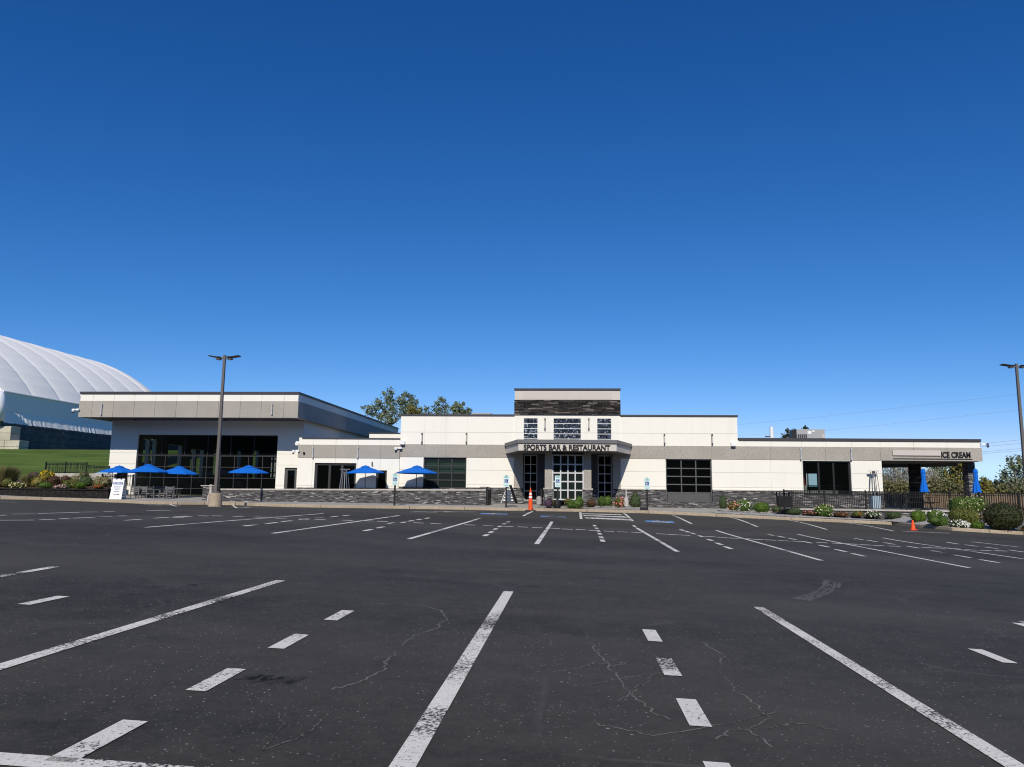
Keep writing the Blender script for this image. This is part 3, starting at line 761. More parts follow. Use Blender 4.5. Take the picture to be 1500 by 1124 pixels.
MB().box(a0 + .3, a1, WY + 7, WY + 7.2, gl, wz['cap'] - .6).build('partition', 'interior', REST); MB().box(a0 + .05, a0 + .3, 47.8, WY + 7, gl, wz['cap'] - .6).build('partition', 'interior', REST)
mb = MB(); mb.box(a0 + .3, a1, WY + .3, WY + 7, FLOOR - .05, FLOOR); mb.build('floor', 'interior_floor', REST)
ft = Z(490, 683, WY)
window(REST, 'folding_door', big[0], big[1], big[2], big[3], WY + .12, 3, 1, 'dark_frame', 'glass_dark', .14, dep=.12)
window(REST, 'service_door', sm[0], sm[1], sm[2], sm[3], WY + .12, 1, 1, 'dark_frame', 'glass_dark', .12)

# fixtures on the walls: linear wall lamps, wall packs, security cameras
def wall_lamp(x, y0, y1, Y, mat='grey_frame', par=REST, w=.085):
    z0, z1 = Z(x, y1, Y), Z(x, y0, Y); cx = X(x, (y0 + y1) / 2, Y)
    m = MB(); n = 0
    prof = [(0, z0), (-.14, z0), (-.14, z0 + .12), (-.02, z0 + .12), (-.02, z1 - .12), (-.14, z1 - .12), (-.14, z1), (0, z1)]
    m.v = [(cx - w / 2, Y + a, z) for a, z in prof] + [(cx + w / 2, Y + a, z) for a, z in prof]
    m.f = [(0, 1, 2, 3), (0, 3, 4, 7), (7, 4, 5, 6), (8, 11, 10, 9), (8, 15, 12, 11), (15, 14, 13, 12)] + [(i, (i + 1) % 8, 8 + (i + 1) % 8, 8 + i) for i in range(8)]
    o = m.build('wall_lamp', mat, par)
    MB().tube((cx, Y - .09, z0 + .12), (cx, Y - .09, z1 - .12), .035, seg=8).build('lamp_tube', 'pale_frame', o)
    return o
for x, a, b in ((618.5, 634.5, 650), (683.5, 634.5, 650), (973.2, 636, 651.6), (1043, 636.2, 652)): wall_lamp(x, a, b, FY)
for x, a, b in ((798.4, 613.2, 629.8), (862.5, 613.2, 629.8)): wall_lamp(x, a, b, TY)
for x, a, b in ((459, 654.6, 670.6), (524.5, 654.6, 670.6)): wall_lamp(x, a, b, WY - .03, 'pale_frame')
for x, a, b in ((1172.6, 656.4, 673.4), (1246.4, 656.6, 674)): wall_lamp(x, a, b, FY - .03, 'pale_frame')
for x, y in ((590.5, 649.3), (1073.6, 651.6)):
    p = W(x, y, FY)
    o = MB().box(p.x - .14, p.x + .14, FY - .24, FY - .031, p.z - .09, p.z + .12).build('wall_pack', 'plastic_white', REST)
    MB().box(p.x - .13, p.x + .13, FY - .23, FY - .04, p.z - .13, p.z - .09).build('lens', 'cap_grey', o)
def camera_fix(x, y, Y, sx, par=REST):
    p = W(x, y, Y)
    o = MB().box(p.x, p.x + sx * .22, Y - .16, Y - .04, p.z - .05, p.z + .06).tube((p.x, Y - .14, p.z), (p.x - sx * .12, Y - .14, p.z - .02), .04).build('security_camera', 'plastic_white', par)
    MB().lathe((p.x - sx * .15, Y - .14, p.z - .16), [(.02, 0), (.07, .03), (.095, .09), (.095, .17), (.03, .22)], 12).build('housing', 'plastic_white', o)
    MB().lathe((p.x - sx * .15, Y - .14, p.z - .20), [(.03, 0), (.06, .02), (.07, .05)], 12).build('lens', 'black_metal', o)
camera_fix(584, 656.6, WY, 1); camera_fix(434.5, 660.8, WY, 1)
camera_fix(1441, 651, FY, -1)
p = W(436.5, 650, WY); MB().lathe((p.x - .05, WY + .05, p.z - .16), [(.05, 0), (.15, .06), (.16, .2), (.08, .3)], 14).build('dome_lamp', 'plastic_white', REST)
p = W(446, 664, WY); MB().lathe((p.x, WY - .1, p.z - .07), [(.02, 0), (.07, .03), (.07, .1), (.02, .14)], 10).build('wall_speaker', 'black_metal', REST)
p = W(545.5, 680, WY); MB().box(p.x - .03, p.x + .03, WY - .1, WY, p.z - .02, p.z + .14).lathe((p.x, WY - .08, p.z - .09), [(.04, 0), (.05, .05), (.02, .08)], 8).build('wall_lantern', 'grey_frame', REST)

# open pavilion at the right end
px0, px1 = xR, xE
mb = MB().prism([(px0, FY + .27), (px1 - .05, FY + .27), (px1 - .05, FY + 2.6), (px0, FY + 9.0)], zband0 - .02, zband0 + .25); mb.build('pavilion_ceiling', 'soffit', REST)
mb = MB().prism([(px0, FY + 8.99), (px1 - .06, FY + 2.6), (px1 - .06, FY + 2.9), (px0, FY + 9.3)], zband0 - .22, zband0 + .9); mb.build('pavilion_beam', 'cap_grey', REST)
c1 = (*rx(1337, 1350, 700, 50.5),); c2 = (*rx(1417.6, 1428, 700, 47.2),)
mb = MB().box(c1[0], c1[1], 50.5, 51.1, -.3, zband0 - .02); mb.build('pavilion_column', 'ledgestone_dark', REST)  # back column takes darker stone for its shade under the roof
mb = MB().box(c2[0], c2[1], 47.1, 47.75, -.3, zband0 - .02); mb.build('pavilion_column', 'ledgestone', REST)
mb = MB().box(px0 + .001, px1, FY - 2.4, FY + 9, .30, .42); mb.build('pavilion_floor', 'concrete', REST)
mb = MB().box(xM + 2.2, px0, FY - 2.4, FY - .09, .30, .42); mb.build('patio_floor', 'concrete', REST)
# roof items that are fixed to the restaurant
p = W(1130.5, 641, 54); MB().tube((p.x, 54, zlow - .6), (p.x, 54, Z(1130.5, 625.5, 54)), .13, seg=14).build('vent_pipe', 'plastic_white', REST)
MB().box(*rx(1121, 1130, 640, 54), 53.95, 54.1, Z(1125, 640.5, 54), Z(1125, 639, 54)).build('roof_flashing', 'cap_metal', REST)
MB().box(*rx(691, 719, 606, 52), 52, 53.5, zcap - .5, Z(705, 605, 52) ).build('roof_hatch', 'hvac_grey', REST)

# ---------------------------------------------------------------- event hall on the left
HALL = thing('event_hall', (0, 0, 0), 'taller white hall at left with deep grey roof overhang and dark glass wall', 'hall')
HY, HF = 47.4, 44.8
hxl, hxr = X(163, 640, HY), X(444.5, 650, HY)
fxl, fxr = X(117, 595, HF), X(436.5, 595, HF)
ht_, hw_, hb1, hb0 = Z(280, 574.2, HF), Z(280, 577.4, HF), Z(280, 587.7, HF), Z(280, 611.7, HF)
RB = 72.0
hv = [fxl + (fxr - fxl) * k / 10.4 for k in range(1, 11)]
hvj = [X(x, 600, HF) for x in (135, 166, 196.5, 227, 258, 289, 320, 352, 383, 416)]
pw('fascia', 'white_render', HALL, fxl, fxr, hb1, hw_, HF, .3, hvj); MB().box(fxr - .3, fxr, HF + .3, RB, hb1, hw_).build('fascia', 'white_render', HALL); MB().box(fxl, fxl + .3, HF + .3, RB, hb1, hw_).build('fascia', 'white_render', HALL)
mb = MB(); panel_wall(mb, fxl - .03, fxr + .03, hb0, hb1, HF - .03, .33, hvj)
for k in range(8):
    ya = HF + .3 + (RB - HF - .3) * k / 8; yb = HF + .3 + (RB - HF - .3) * (k + 1) / 8
    mb.box(fxr - .3, fxr + .03, ya + .012, yb - .012, hb0, hb1)
mb.box(fxl - .03, fxl + .3, HF + .3, RB, hb0, hb1); mb.build('concrete_band', 'aggregate', HALL)
mb = MB().box(fxl - .05, fxr + .05, HF - .07, RB, hw_, ht_); mb.build('roof_cap', 'cap_metal', HALL)
mb = MB().box(fxl + .3, fxr - .3, HF + .3, RB, hb0 + .05, hb0 + .15); mb.build('soffit', 'soffit', HALL)
hwin = (*rx(200.5, 406, 660, HY), .42, Z(300, 637.3, HY))
hd = (*rx(416.5, 434.5, 700, HY), .42, Z(425, 685.3, HY)); hd2 = (*rx(170.5, 186.5, 702, HY), .75, Z(178, 692.5, HY))
mb = MB()
panel_wall(mb, hxl, hxr, gl, hb0 + .04, HY, .35, [], [Z(300, 664, HY) - .02, Z(300, 680.5, HY), Z(300, 710, HY)], [hwin, hd, hd2])
mb.box(hxr - .3, hxr, HY + .35, RB - .5, gl, hb0 + .04); mb.build('wall', 'white_render', HALL)
BW = 70.4
mb = MB()
def back(x0, x1, y0, y1):               # window in the left side wall: (Y0, Y1, z0, z1) on the plane X = hxl + .15
    xs_ = hxl + .15; ym = (y0 + y1) / 2
    a, b, m0, m1 = ray(x0, ym), ray(x1, ym), ray((x0 + x1) / 2, y0), ray((x0 + x1) / 2, y1)
    return (xs_ * a.y / a.x, xs_ * b.y / b.x, 1.33 + xs_ * m1.z / m1.x, 1.33 + xs_ * m0.z / m0.x)
ops = [back(206, 215, 643, 692), back(217, 225, 643, 692), back(243, 263, 652, 684), back(276, 283, 658, 701), back(285, 295, 659, 701), back(310, 320, 660, 701), back(345, 350, 660, 700), back(368, 376, 660, 701), back(380, 386, 661, 701)]
mb.box(hxl + .3, hxr - .3, BW, BW + .25, gl, hb0 + .04); mb.build('partition', 'interior', HALL)
ys_ = sorted({HY + .35, RB - .5} | {v for o_ in ops for v in o_[:2]}); zs_ = sorted({gl, hb0 + .04} | {v for o_ in ops for v in o_[2:]})
sw1 = MB()
for ya, yb in zip(ys_, ys_[1:]):
    for z_a, z_b in zip(zs_, zs_[1:]):
        if any(o_[0] < (ya + yb) / 2 < o_[1] and o_[2] < (z_a + z_b) / 2 < o_[3] for o_ in ops): continue
        sw1.box(hxl, hxl + .3, ya, yb, z_a, z_b)
sw1.build('side_wall', 'white_render', HALL)
for o_ in ops[:0]: pass
mb = MB().box(hxl + .3, hxr - .3, HY + .35, BW, .36, .42); mb.build('floor', 'interior_floor', HALL)
# big glass wall: tall panes above, gridded folding panels below
split = Z(300, 668.4, HY)
window(HALL, 'glass_wall', hwin[0], hwin[1], split + .04, hwin[3], HY + .16, 6, 1, 'black_metal', 'glass_dark', .06)
window(HALL, 'folding_door', hwin[0], hwin[1], hwin[2], split + .035, HY + .12, 10, 4, 'dark_frame', 'glass_dark', .045)
window(HALL, 'door', hd[0], hd[1], hd[2], hd[3], HY + .1, 1, 1, 'grey_frame', 'glass_dark', .17)
window(HALL, 'service_window', hd2[0], hd2[1], hd2[2], hd2[3], HY + .1, 2, 1, 'black_metal', 'glass_dark', .06)
for k in range(2):     # pale blind strip seen at the right end of the glass
    MB().box(*rx(396.5 + k * 4.5, 398 + k * 5.5, 690, HY + .6), HY + .6, HY + .63, Z(399, 699, HY), Z(399, 665, HY)).build('blind', 'plastic_white', HALL)
for x, a, b in ((149.6, 592, 608), (399, 591.6, 607.6)): wall_lamp(x, a, b, HF - .03, 'pale_frame', HALL)
camera_fix(113, 600.5, HF, 1, HALL)
for x in (205, 268, 335, 338): 
    p = W(x, 619, HY); MB().lathe((p.x, HY - .6, hb0 - .02), [(.06, 0), (.06, .07)], 10).build('downlight', 'black_metal', HALL)
MB().box(*rx(262, 282, 574, 48), 48, 49.5, ht_, ht_ + .14).build('roof_hatch', 'cap_grey', HALL)
MB().box(*rx(420, 440, 573, 46), 46, 47.4, ht_, ht_ + .12).build('roof_hatch', 'cap_grey', HALL)

# ---------------------------------------------------------------- things on the roof
p = W(1186, 640, 56)
hv_ = thing('rooftop_unit', (p.x, 57, zlow - .5), 'grey metal air conditioning unit standing on the low right roof', 'air conditioner')
x0, x1 = rx(1167, 1208.3, 636, 56); zt = Z(1190, 628.9, 56)
MB().box(x0, x1, 56, 56.9, zlow - .5, zt).build('cabinet', 'hvac_grey', hv_, bevel=.02)
MB().box(*rx(1161, 1166.5, 636, 56), 56.1, 56.8, zlow - .5, zt - .05).build('dark_side', 'black_metal', hv_)  # black box standing for the cabinet's dark left side
gr = MB()
for k in range(5): gr.box(*rx(1168.5 + 2.9 * k, 1170.6 + 2.9 * k, 640, 55.97), 55.97, 55.999, zlow - .2, Z(1175, 636.4, 56))
gr.build('louvre', 'cap_metal', hv_)
MB().box(*rx(1183, 1188.5, 634, 55.98), 55.975, 55.999, Z(1185, 635.8, 56), Z(1185, 631.8, 56)).box(*rx(1190, 1193, 632, 55.98), 55.975, 55.999, Z(1190, 633, 56), Z(1190, 630.8, 56)).build('data_plate', 'plastic_white', hv_)
MB().box(*rx(1204.3, 1207.8, 638, 55.98), 55.975, 55.999, Z(1205, 642, 56), Z(1205, 636.4, 56)).build('access_door', 'beige_board', hv_)

# ---------------------------------------------------------------- foliage builders
def blob_leaves(mb, c, rx_, ry_, rz_, n, size, lump=.12, shell=.75, flat=0):
    c = Vector(c); ph = [random.uniform(0, 6.28) for _ in range(6)]
    for _ in range(n):
        d = Vector((random.gauss(0, 1), random.gauss(0, 1), random.gauss(0, 1))).normalized()
        if d.z < -.85: d.z *= -.5
        k = 1 + lump * (math.sin(4 * d.x + ph[0]) + math.sin(5 * d.y + ph[1]) + math.sin(6 * d.z + ph[2])) / 1.5
        r = random.uniform(shell, 1.0) ** .6 * k
        if random.random() < .07: r *= random.uniform(1.02, 1.16)
        p = c + Vector((d.x * rx_ * r, d.y * ry_ * r, d.z * rz_ * r))
        mb.leaf(p, size * random.uniform(.6, 1.3), d)
def core(c, rx_, ry_, rz_, seg=12):
    mb = MB(); prof = [(math.cos(t) if abs(t) < 1.57 else .02, math.sin(t)) for t in [-1.1 + 2.65 * i / 6 for i in range(7)]]
    n = len(mb.v)
    for r, z in prof:
        for i in range(seg):
            t = 6.2832 * i / seg; j = random.uniform(.92, 1.06)
            mb.v.append((c[0] + rx_ * r * math.cos(t) * j, c[1] + ry_ * r * math.sin(t) * j, c[2] + rz_ * z))
    for k in range(6):
        for i in range(seg):
            j = (i + 1) % seg; mb.f.append((n + k * seg + i, n + k * seg + j, n + (k + 1) * seg + j, n + (k + 1) * seg + i))
    mb.f.append(tuple(range(n + 6 * seg, n + 7 * seg)))
    return mb
def shrub(label, x0, x1, yt, yb, Y, leaf, flower=None, nfl=0, size=.06, name='shrub', cat='shrub', group='shrubs in the planting beds', lump=.16, dens=1.0, fsize=.062, lobes=1, cm=None, peak=0):
    cx = (x0 + x1) / 2
    if cx > 700: Y = onsurf(cx, yb, 43.35)
    b = W(cx, yb, Y); hw = (X(x1, (yt + yb) / 2, Y) - X(x0, (yt + yb) / 2, Y)) / 2; h = Z(cx, yt, Y) - b.z
    o = thing(name, b, label, cat, group)
    rz_ = h * .56; c = Vector((b.x, b.y, b.z + h * .46)); ryy = min(hw, max(.35, hw * .8))
    mb = MB(); lobs = [(c, hw, ryy, rz_)]
    if lobes > 1:
        lobs = []
        for i in range(lobes):
            u = (i + .5) / lobes * 2 - 1
            lobs.append((c + Vector((u * hw * .55, random.uniform(-.1, .1), random.uniform(-.06, .04) * h)), hw * .95 / lobes ** .7, ryy * .9, rz_ * random.uniform(.88, 1.02)))
    if peak:
        lobs = [(Vector((b.x, b.y, b.z + h * .30)), hw, ryy, h * .34), (Vector((b.x, b.y, b.z + h * .52)), hw * .8, ryy * .8, h * .3), (Vector((b.x, b.y, b.z + h * .78)), hw * .42, ryy * .42, h * .24)]
    co = MB()
    for (cc, a, bb, d) in lobs:
        area = 4 * math.pi * ((a * bb) ** .8 + (a * d) ** .8 + (bb * d) ** .8) / 3
        blob_leaves(mb, cc, a * .97, bb * .97, d * .97, int(area * 1.15 / (size * size) * dens * .8), size, lump)
        k = core(cc, a * .82, bb * .82, d * .82); n = len(co.v); co.v += k.v; co.f += [tuple(i + n for i in f) for f in k.f]
    mb.build('foliage', leaf, o)
    co.build('branches', cm or leaf, o)
    if flower:
        fb = MB()
        for _ in range(nfl):
            cc, a, bb, d = random.choice(lobs); u = Vector((random.gauss(0, 1), random.gauss(0, 1) - .8, random.gauss(0, .8) + .35)).normalized()
            p = cc + Vector((u.x * a, u.y * bb, u.z * d)) * random.uniform(.96, 1.06)
            for _ in range(3): fb.leaf(p + Vector((random.uniform(-1, 1), random.uniform(-1, 1), random.uniform(-1, 1))) * fsize * .3, fsize, Vector((0, -.8, .6)))
        fb.build('flowers', flower, o)
    return o
def tuft(label, x0, x1, yt, yb, Y, mat='grass_tuft', n=500, group='ornamental grasses'):
    cx = (x0 + x1) / 2; b = W(cx, yb, Y); hw = (X(x1, yt, Y) - X(x0, yt, Y)) / 2; h = Z(cx, yt, Y) - b.z
    mb = MB()
    for _ in range(n):
        a = random.uniform(0, 6.28); r = random.uniform(0, .3) * hw; q = random.uniform(.2, 1) * hw; hh = h * random.uniform(.55, 1.03) * (1 - .25 * (q / hw) ** 2)
        p0 = Vector((b.x + r * math.cos(a), b.y + r * math.sin(a), b.z - .02)); p2 = Vector((b.x + q * math.cos(a), b.y + q * math.sin(a), b.z + hh))
        pm = p0.lerp(p2, .5) + Vector((0, 0, h * .12)); w = .014
        u = Vector((math.sin(a + 1), math.cos(a), 0)) * w; k = len(mb.v)
        mb.v += [tuple(p0 - u), tuple(p0 + u), tuple(pm + u), tuple(pm - u), tuple(p2)]; mb.f += [(k, k + 1, k + 2, k + 3), (k + 3, k + 2, k + 4)]
    o = mb.build('ornamental_grass', mat, loc=b); return tag(o, label, 'grass', group)

# entrance bed
BED = 'plants in the bed by the entrance'
shrub('purple leaved low plant left of the dark planter by the entrance', 796, 811, 731, 744.5, 41.6, 'leaf_purple', size=.07, dens=.8, lump=.2, group=BED, name='purple_plant', cat='plant')
shrub('small olive plant between the purple plant and the dark planter', 808, 817, 731.5, 743.5, 41.9, 'leaf_olive', size=.06, group=BED)
shrub('wide rounded green bush directly in front of the glass entrance', 826, 857.5, 731, 745, 41.6, 'leaf_green', lobes=2, group=BED)
shrub('small round green bush standing behind the wide entrance bush', 843, 855, 726.5, 738, 42.6, 'leaf_green', group=BED)
shrub('low plant with pink red blooms half hidden behind the wide entrance bush', 826, 836, 729.5, 739, 42.5, 'leaf_olive', 'flower_coral', 5, group=BED, name='flowering_plant', cat='flowers')
shrub('bronze brown bush between the two green bushes at the entrance', 858, 875, 730.5, 743.6, 41.8, 'leaf_bronze', size=.065, dens=.9, lump=.18, group=BED)
shrub('green bush to the right of the bronze bush, beside the red roses', 872, 900, 726.5, 742, 42.2, 'leaf_green', lobes=2, group=BED)
shrub('round rose bush covered in red and pink blooms at the entrance bed', 898.5, 918.5, 728.5, 744, 41.8, 'leaf_olive', 'flower_coral', 46, lump=.15, fsize=.07, group=BED, name='rose_bush', cat='rose bush')
shrub('cone shaped clipped green shrub near the accessible parking sign', 920.5, 940.5, 721, 744, 42.2, 'leaf_sage', peak=1, lump=.03, group=BED, name='cone_shrub')
# bed along the right wing
RBG = 'plants in the bed along the right wing'
shrub('narrow upright clipped shrub right of the garage door', 1053, 1066, 724.5, 746, 42.6, 'leaf_sage', lump=.03, group=RBG, name='column_shrub')
shrub('rose bush with coral blooms beside the upright clipped shrub', 1066, 1083, 734, 747.5, 42.2, 'leaf_olive', 'flower_coral', 29, lump=.15, group=RBG, name='rose_bush', cat='rose bush')
shrub('large rose bush with white blooms left of the clipped ball', 1078, 1103, 731, 750, 42.3, 'leaf_green', 'flower_white', 37, lump=.18, dens=.8, group=RBG, name='rose_bush', cat='rose bush')
shrub('dense yellow green clipped ball between white roses and litter bin', 1103, 1128.5, 735, 751, 42.2, 'leaf_bright', lump=.03, group=RBG, name='ball_shrub')
shrub('small plant with dull red tips in front of the litter bin', 1130, 1144, 740.5, 750.5, 42.0, 'leaf_sage', 'flower_rust', 10, lump=.15, group=RBG, name='flowering_plant', cat='flowers')
shrub('low grey green mound at the foot of the black railing', 1152, 1175, 743.8, 754, 41.8, 'leaf_sage', lump=.03, size=.045, group=RBG, name='mound_shrub')
shrub('flat patch of small red flowers right of the grey green mound', 1175, 1196, 749, 754.5, 41.7, 'leaf_bronze', 'flower_coral', 12, fsize=.06, group=RBG, name='flowering_plant', cat='flowers')
shrub('tall rose bush with white and one red bloom before the railing', 1192, 1222, 738.5, 757, 41.8, 'leaf_green', 'flower_cream', 33, lump=.15, group=RBG, name='rose_bush', cat='rose bush')
shrub('row of rust brown low plants right of the tall rose bush', 1221, 1244, 750, 757, 41.8, 'leaf_bronze', 'flower_rust', 18, group=RBG, name='low_plant', cat='plant')
shrub('small green plant topped with dark red flowers', 1248, 1266, 748.5, 757, 41.8, 'leaf_olive', 'flower_red', 5, group=RBG, name='flowering_plant', cat='flowers')
shrub('clump of white flowers at the foot of the ledgestone retaining wall', 1268, 1291, 748, 757.8, 41.8, 'leaf_sage', 'flower_white', 33, group=RBG, name='flowering_plant', cat='flowers')
shrub('low dark green mound right of the white flower clump', 1297, 1321.5, 749.5, 760, 41.6, 'leaf_sage', lump=.03, size=.045, group=RBG, name='mound_shrub')
shrub('bright green bush just behind the small traffic cone', 1333, 1359, 745.5, 765, 40.6, 'leaf_bright', lobes=2, group=RBG)
shrub('bush with white blooms behind the small bright bushes', 1356, 1386, 746.5, 762, 41.3, 'leaf_green', 'flower_white', 21, fsize=.085, group=RBG, name='rose_bush', cat='rose bush')
shrub('spreading dark green low bush right of the traffic cone', 1357, 1392, 755, 770.5, 39.4, 'leaf_green', lobes=2, group=RBG)
shrub('big variegated bush with pale yellow leaf tips at the fence', 1387, 1448, 725.5, 752, 42.0, 'leaf_green', 'flower_cream', 96, fsize=.055, lobes=3, lump=.14, group=RBG)
shrub('large mottled yellow green bush in front of the variegated bush', 1386, 1438, 743, 769, 40.2, 'leaf_olive', lobes=3, lump=.1, group=RBG)
shrub('low clump of pure white flowers at the kerb', 1391, 1420, 762, 774, 38.7, 'leaf_sage', 'flower_white', 62, fsize=.075, group=RBG, name='flowering_plant', cat='flowers')
shrub('small bright green ball beside the great dark hedge', 1421.5, 1443, 763, 775.5, 38.3, 'leaf_bright', lump=.04, size=.05, group=RBG, name='ball_shrub')
shrub('great dark bronze hedge bush at the right edge of the lot', 1437, 1506, 734, 777, 39.0, 'leaf_hedge', lump=.04, size=.07, dens=1.1, group=RBG, name='hedge')
shrub('little grey green tuft at the foot of the dark hedge', 1452, 1468, 771.5, 778.5, 37.6, 'leaf_sage', group=RBG, name='low_plant', cat='plant')
shrub('tiny magenta flower clump at the extreme right of the kerb', 1496, 1510, 770, 778.5, 37.2, 'leaf_green', 'flower_red', 8, group=RBG, name='flowering_plant', cat='flowers')

# ---------------------------------------------------------------- left planting bed, lawn, walls
LB = 'plants in the raised left bed'
bx0, bx1 = X(-90, 720, 40.3), X(158.5, 722, 40.3)
rw = thing('retaining_wall', (bx0, 40.3, .3), 'low black block wall holding the flower bed at the left', 'wall')
zt = Z(80, 716.4, 40.3)
mb = MB(); nb = 18
for r in range(4):
    for i in range(nb + 1):
        u0 = bx0 + (bx1 - bx0) * max(0, i - (.5 if r % 2 else 0)) / nb; u1 = bx0 + (bx1 - bx0) * min(nb, i + 1 - (.5 if r % 2 else 0)) / nb
        if u1 - u0 < .1: continue
        z0 = zt - .04 - .13 * (r + 1); mb.box(u0 + .006, u1 - .006, 40.3 + random.uniform(0, .02), 40.6, z0 + .004, z0 + .126)
mb.box(bx0, bx1, 40.36, 40.62, -.1, zt - .05)
mb.build('block_courses', 'black_block', rw)
mb = MB().box(bx0, bx1 + .02, 40.24, 40.66, zt - .04, zt + .02); mb.build('cap', 'black_block', rw)
def bedz(x, y): return zt - .03 + max(0, y - 40.6) * .12
mb = MB(); rows_ = [40.55, 41.5, 42.5, 43.5, 44.5, 45.6]
for y in rows_:
    xe = X(157, 714, y)
    for k in range(21): x = bx0 + (xe - bx0) * k / 20; mb.v.append((x, y, bedz(x, y)))
for r in range(5):
    for k in range(20): n = r * 21 + k; mb.f.append((n, n + 1, n + 22, n + 21))
structure(mb.build('bed_soil', 'soil', smooth=True))
mb = MB()
for y0_, y1_ in zip(rows_, rows_[1:]):
    xa_, xb_ = X(157, 714, y0_), X(157, 714, y1_)
    mb.prism([(xa_, y0_), (xa_ + .22, y0_), (xb_ + .22, y1_), (xb_, y1_)], .2, bedz(0, y1_) + .03)
mb.build('side_face', 'black_block', rw)
lawnx = [-95, -80, -70, -60, -50, -42, -36, -32, -28.5, -24, -18, -12, -6]
def lawnz(x, y):
    if y < 46.5: return 1.55 + (y - 45) * .1
    t = (y - 46.5) / 16.2; return 1.70 + 2.66 * min(t, 1.0) ** .95 + max(0, y - 62.7) * .027
sheet('lawn', 'lawn', [x for x in lawnx if x <= -28.6] , [45.5, 46.5, 50, 54, 58, 61, 62.7, 66, 70, 72.4], lawnz)
sheet('lawn', 'lawn', [-45, -36, -28.6, -24, -18, -12, -6], [72.4, 76, 80, 86, 94, 105], lambda x, y: 2.0 + (y - 72.4) * .17)
# pale kerb wall and black railings at the foot of the lawn
cw = thing('concrete_wall', (X(60, 696, 46), 46, 1.5), 'short pale concrete wall under the black railing by the lawn', 'wall')
MB().box(*rx(80, 168, 697, 45.8), 45.8, 46.05, 1.2, Z(120, 693.8, 45.8)).build('wall_face', 'cap_stone', cw, bevel=.02)
def railing(label, xa, xb, zt0, zt1, Ya, Yb, zb0, zb1, npk, posts, group, cat='railing', name='metal_railing', mat='black_metal', lean=0, r=.012, pw=.035):
    A = Vector((xa, Ya, zb0)); B = Vector((xb, Yb, zb1)); o = thing(name, A, label, cat, group)
    At = Vector((xa, Ya, zt0)); Bt = Vector((xb, Yb, zt1))
    pk = MB()
    for i in range(npk):
        t = (i + .5) / npk; p = A.lerp(B, t); q = At.lerp(Bt, t); hgt = q.z - p.z
        off = Vector((random.uniform(-lean, lean), 0, 0))
        pk.box(p.x - r, p.x + r, p.y - r, p.y + r, p.z + .05, q.z + .02) if not lean else pk.tube(p + Vector((0, 0, .05)), q + off, r, r, 5)
    e = pk.build('pickets', mat, o)
    rl = MB()
    for f in (.07, .84, .99):
        rl.tube(A.lerp(At, f), B.lerp(Bt, f), .02, .02, 6)
    rl.build('rails', mat, o)
    for t in posts:
        p = A.lerp(B, t); q = At.lerp(Bt, t)
        MB().box(p.x - pw, p.x + pw, p.y - pw, p.y + pw, p.z - .05, q.z + .06).build('post', mat, o)
    return o
RG = 'black metal railings'
Yr = 47.0
railing('short black railing with slanting bars on the pale wall by the lawn', X(67, 685, Yr), X(126.5, 685, Yr), Z(96, 678.4, Yr), Z(96, 678.4, Yr), Yr, Yr, Z(96, 693.5, Yr), Z(96, 693.5, Yr), 46, (0, .49, 1), RG, lean=.12)
railing('lower stretch of black railing between the lawn and the hall', X(127.5, 688, Yr), X(160, 688, Yr), Z(140, 682, Yr), Z(150, 684, Yr), Yr, Yr, Z(140, 695.5, Yr), Z(150, 695.5, Yr), 22, (1,), RG, lean=.06)
railing('dark handrail at the hall corner behind the sandwich board', X(150, 697, 44.2), X(196, 697, 44.2), Z(150, 695.6, 44.2), Z(196, 696.4, 44.2), 44.2, 44.2, Z(150, 712, 44.2), Z(196, 712, 44.2), 14, (0, .5, 1), RG)

tuft('tall feathery grass clump at the left edge of the raised bed', -12, 30, 679, 712, 42.0, n=900)
tuft('golden green grass in the middle of the raised bed', 28, 58, 692, 713.5, 41.8, n=700)
tuft('pale seed heads rising before the black slanted railing', 112, 132, 687, 712, 43.6, n=350)
shrub('rust tinted shrub at the far left corner of the raised bed', -14, 8, 700, 715, 41.5, 'leaf_bronze', group=LB, lump=.2)
shrub('leafy green plant below the tall grass', 2, 18, 700, 714.5, 41.2, 'leaf_olive', group=LB, lump=.2)
shrub('low plant with cream yellow daisies near the black wall', 14, 36, 706, 715, 40.95, 'leaf_olive', 'flower_cream', 36, group=LB, name='flowering_plant', cat='flowers')
shrub('dark red leaved bush behind the golden grass', 40, 58, 691, 707, 43.2, 'leaf_purple', 'flower_rust', 15, group=LB, lump=.2)
shrub('orange tipped shrub left of the yellow chrysanthemums', 44, 64, 698, 714, 41.8, 'leaf_autumn', group=LB, lump=.2)
shrub('mound of bright yellow chrysanthemums in the raised bed', 58, 79, 689.5, 705, 43.0, 'leaf_gold', 'flower_yellow', 72, group=LB, name='flowering_plant', cat='flowers')
shrub('dark bronze round bush right of the yellow flowers', 68, 88, 696, 711, 42.2, 'leaf_bronze', group=LB, lump=.15)
shrub('dense green low bush in front of the dark bronze bush', 56, 76, 706, 715.5, 41.0, 'leaf_green', group=LB)
shrub('low pale pink flowers at the edge of the black wall', 80, 100, 710, 715.8, 40.95, 'leaf_sage', 'flower_pink', 36, group=LB, name='flowering_plant', cat='flowers')
shrub('brown green rounded bush before the pale concrete wall', 88, 102, 695.5, 712, 42.4, 'leaf_bronze', group=LB, lump=.18)
shrub('rose tinted shrub second from the pale concrete wall end', 100, 118, 695.5, 711, 42.8, 'leaf_mixed', 'flower_rust', 9, group=LB, lump=.2)
shrub('olive spreading bush in the centre right of the raised bed', 90, 116, 702, 715.5, 41.4, 'leaf_olive', group=LB, lump=.15, lobes=2)
shrub('bright green small bush at the wall, left of the red flowers', 110, 126, 706, 715.8, 40.95, 'leaf_bright', group=LB)
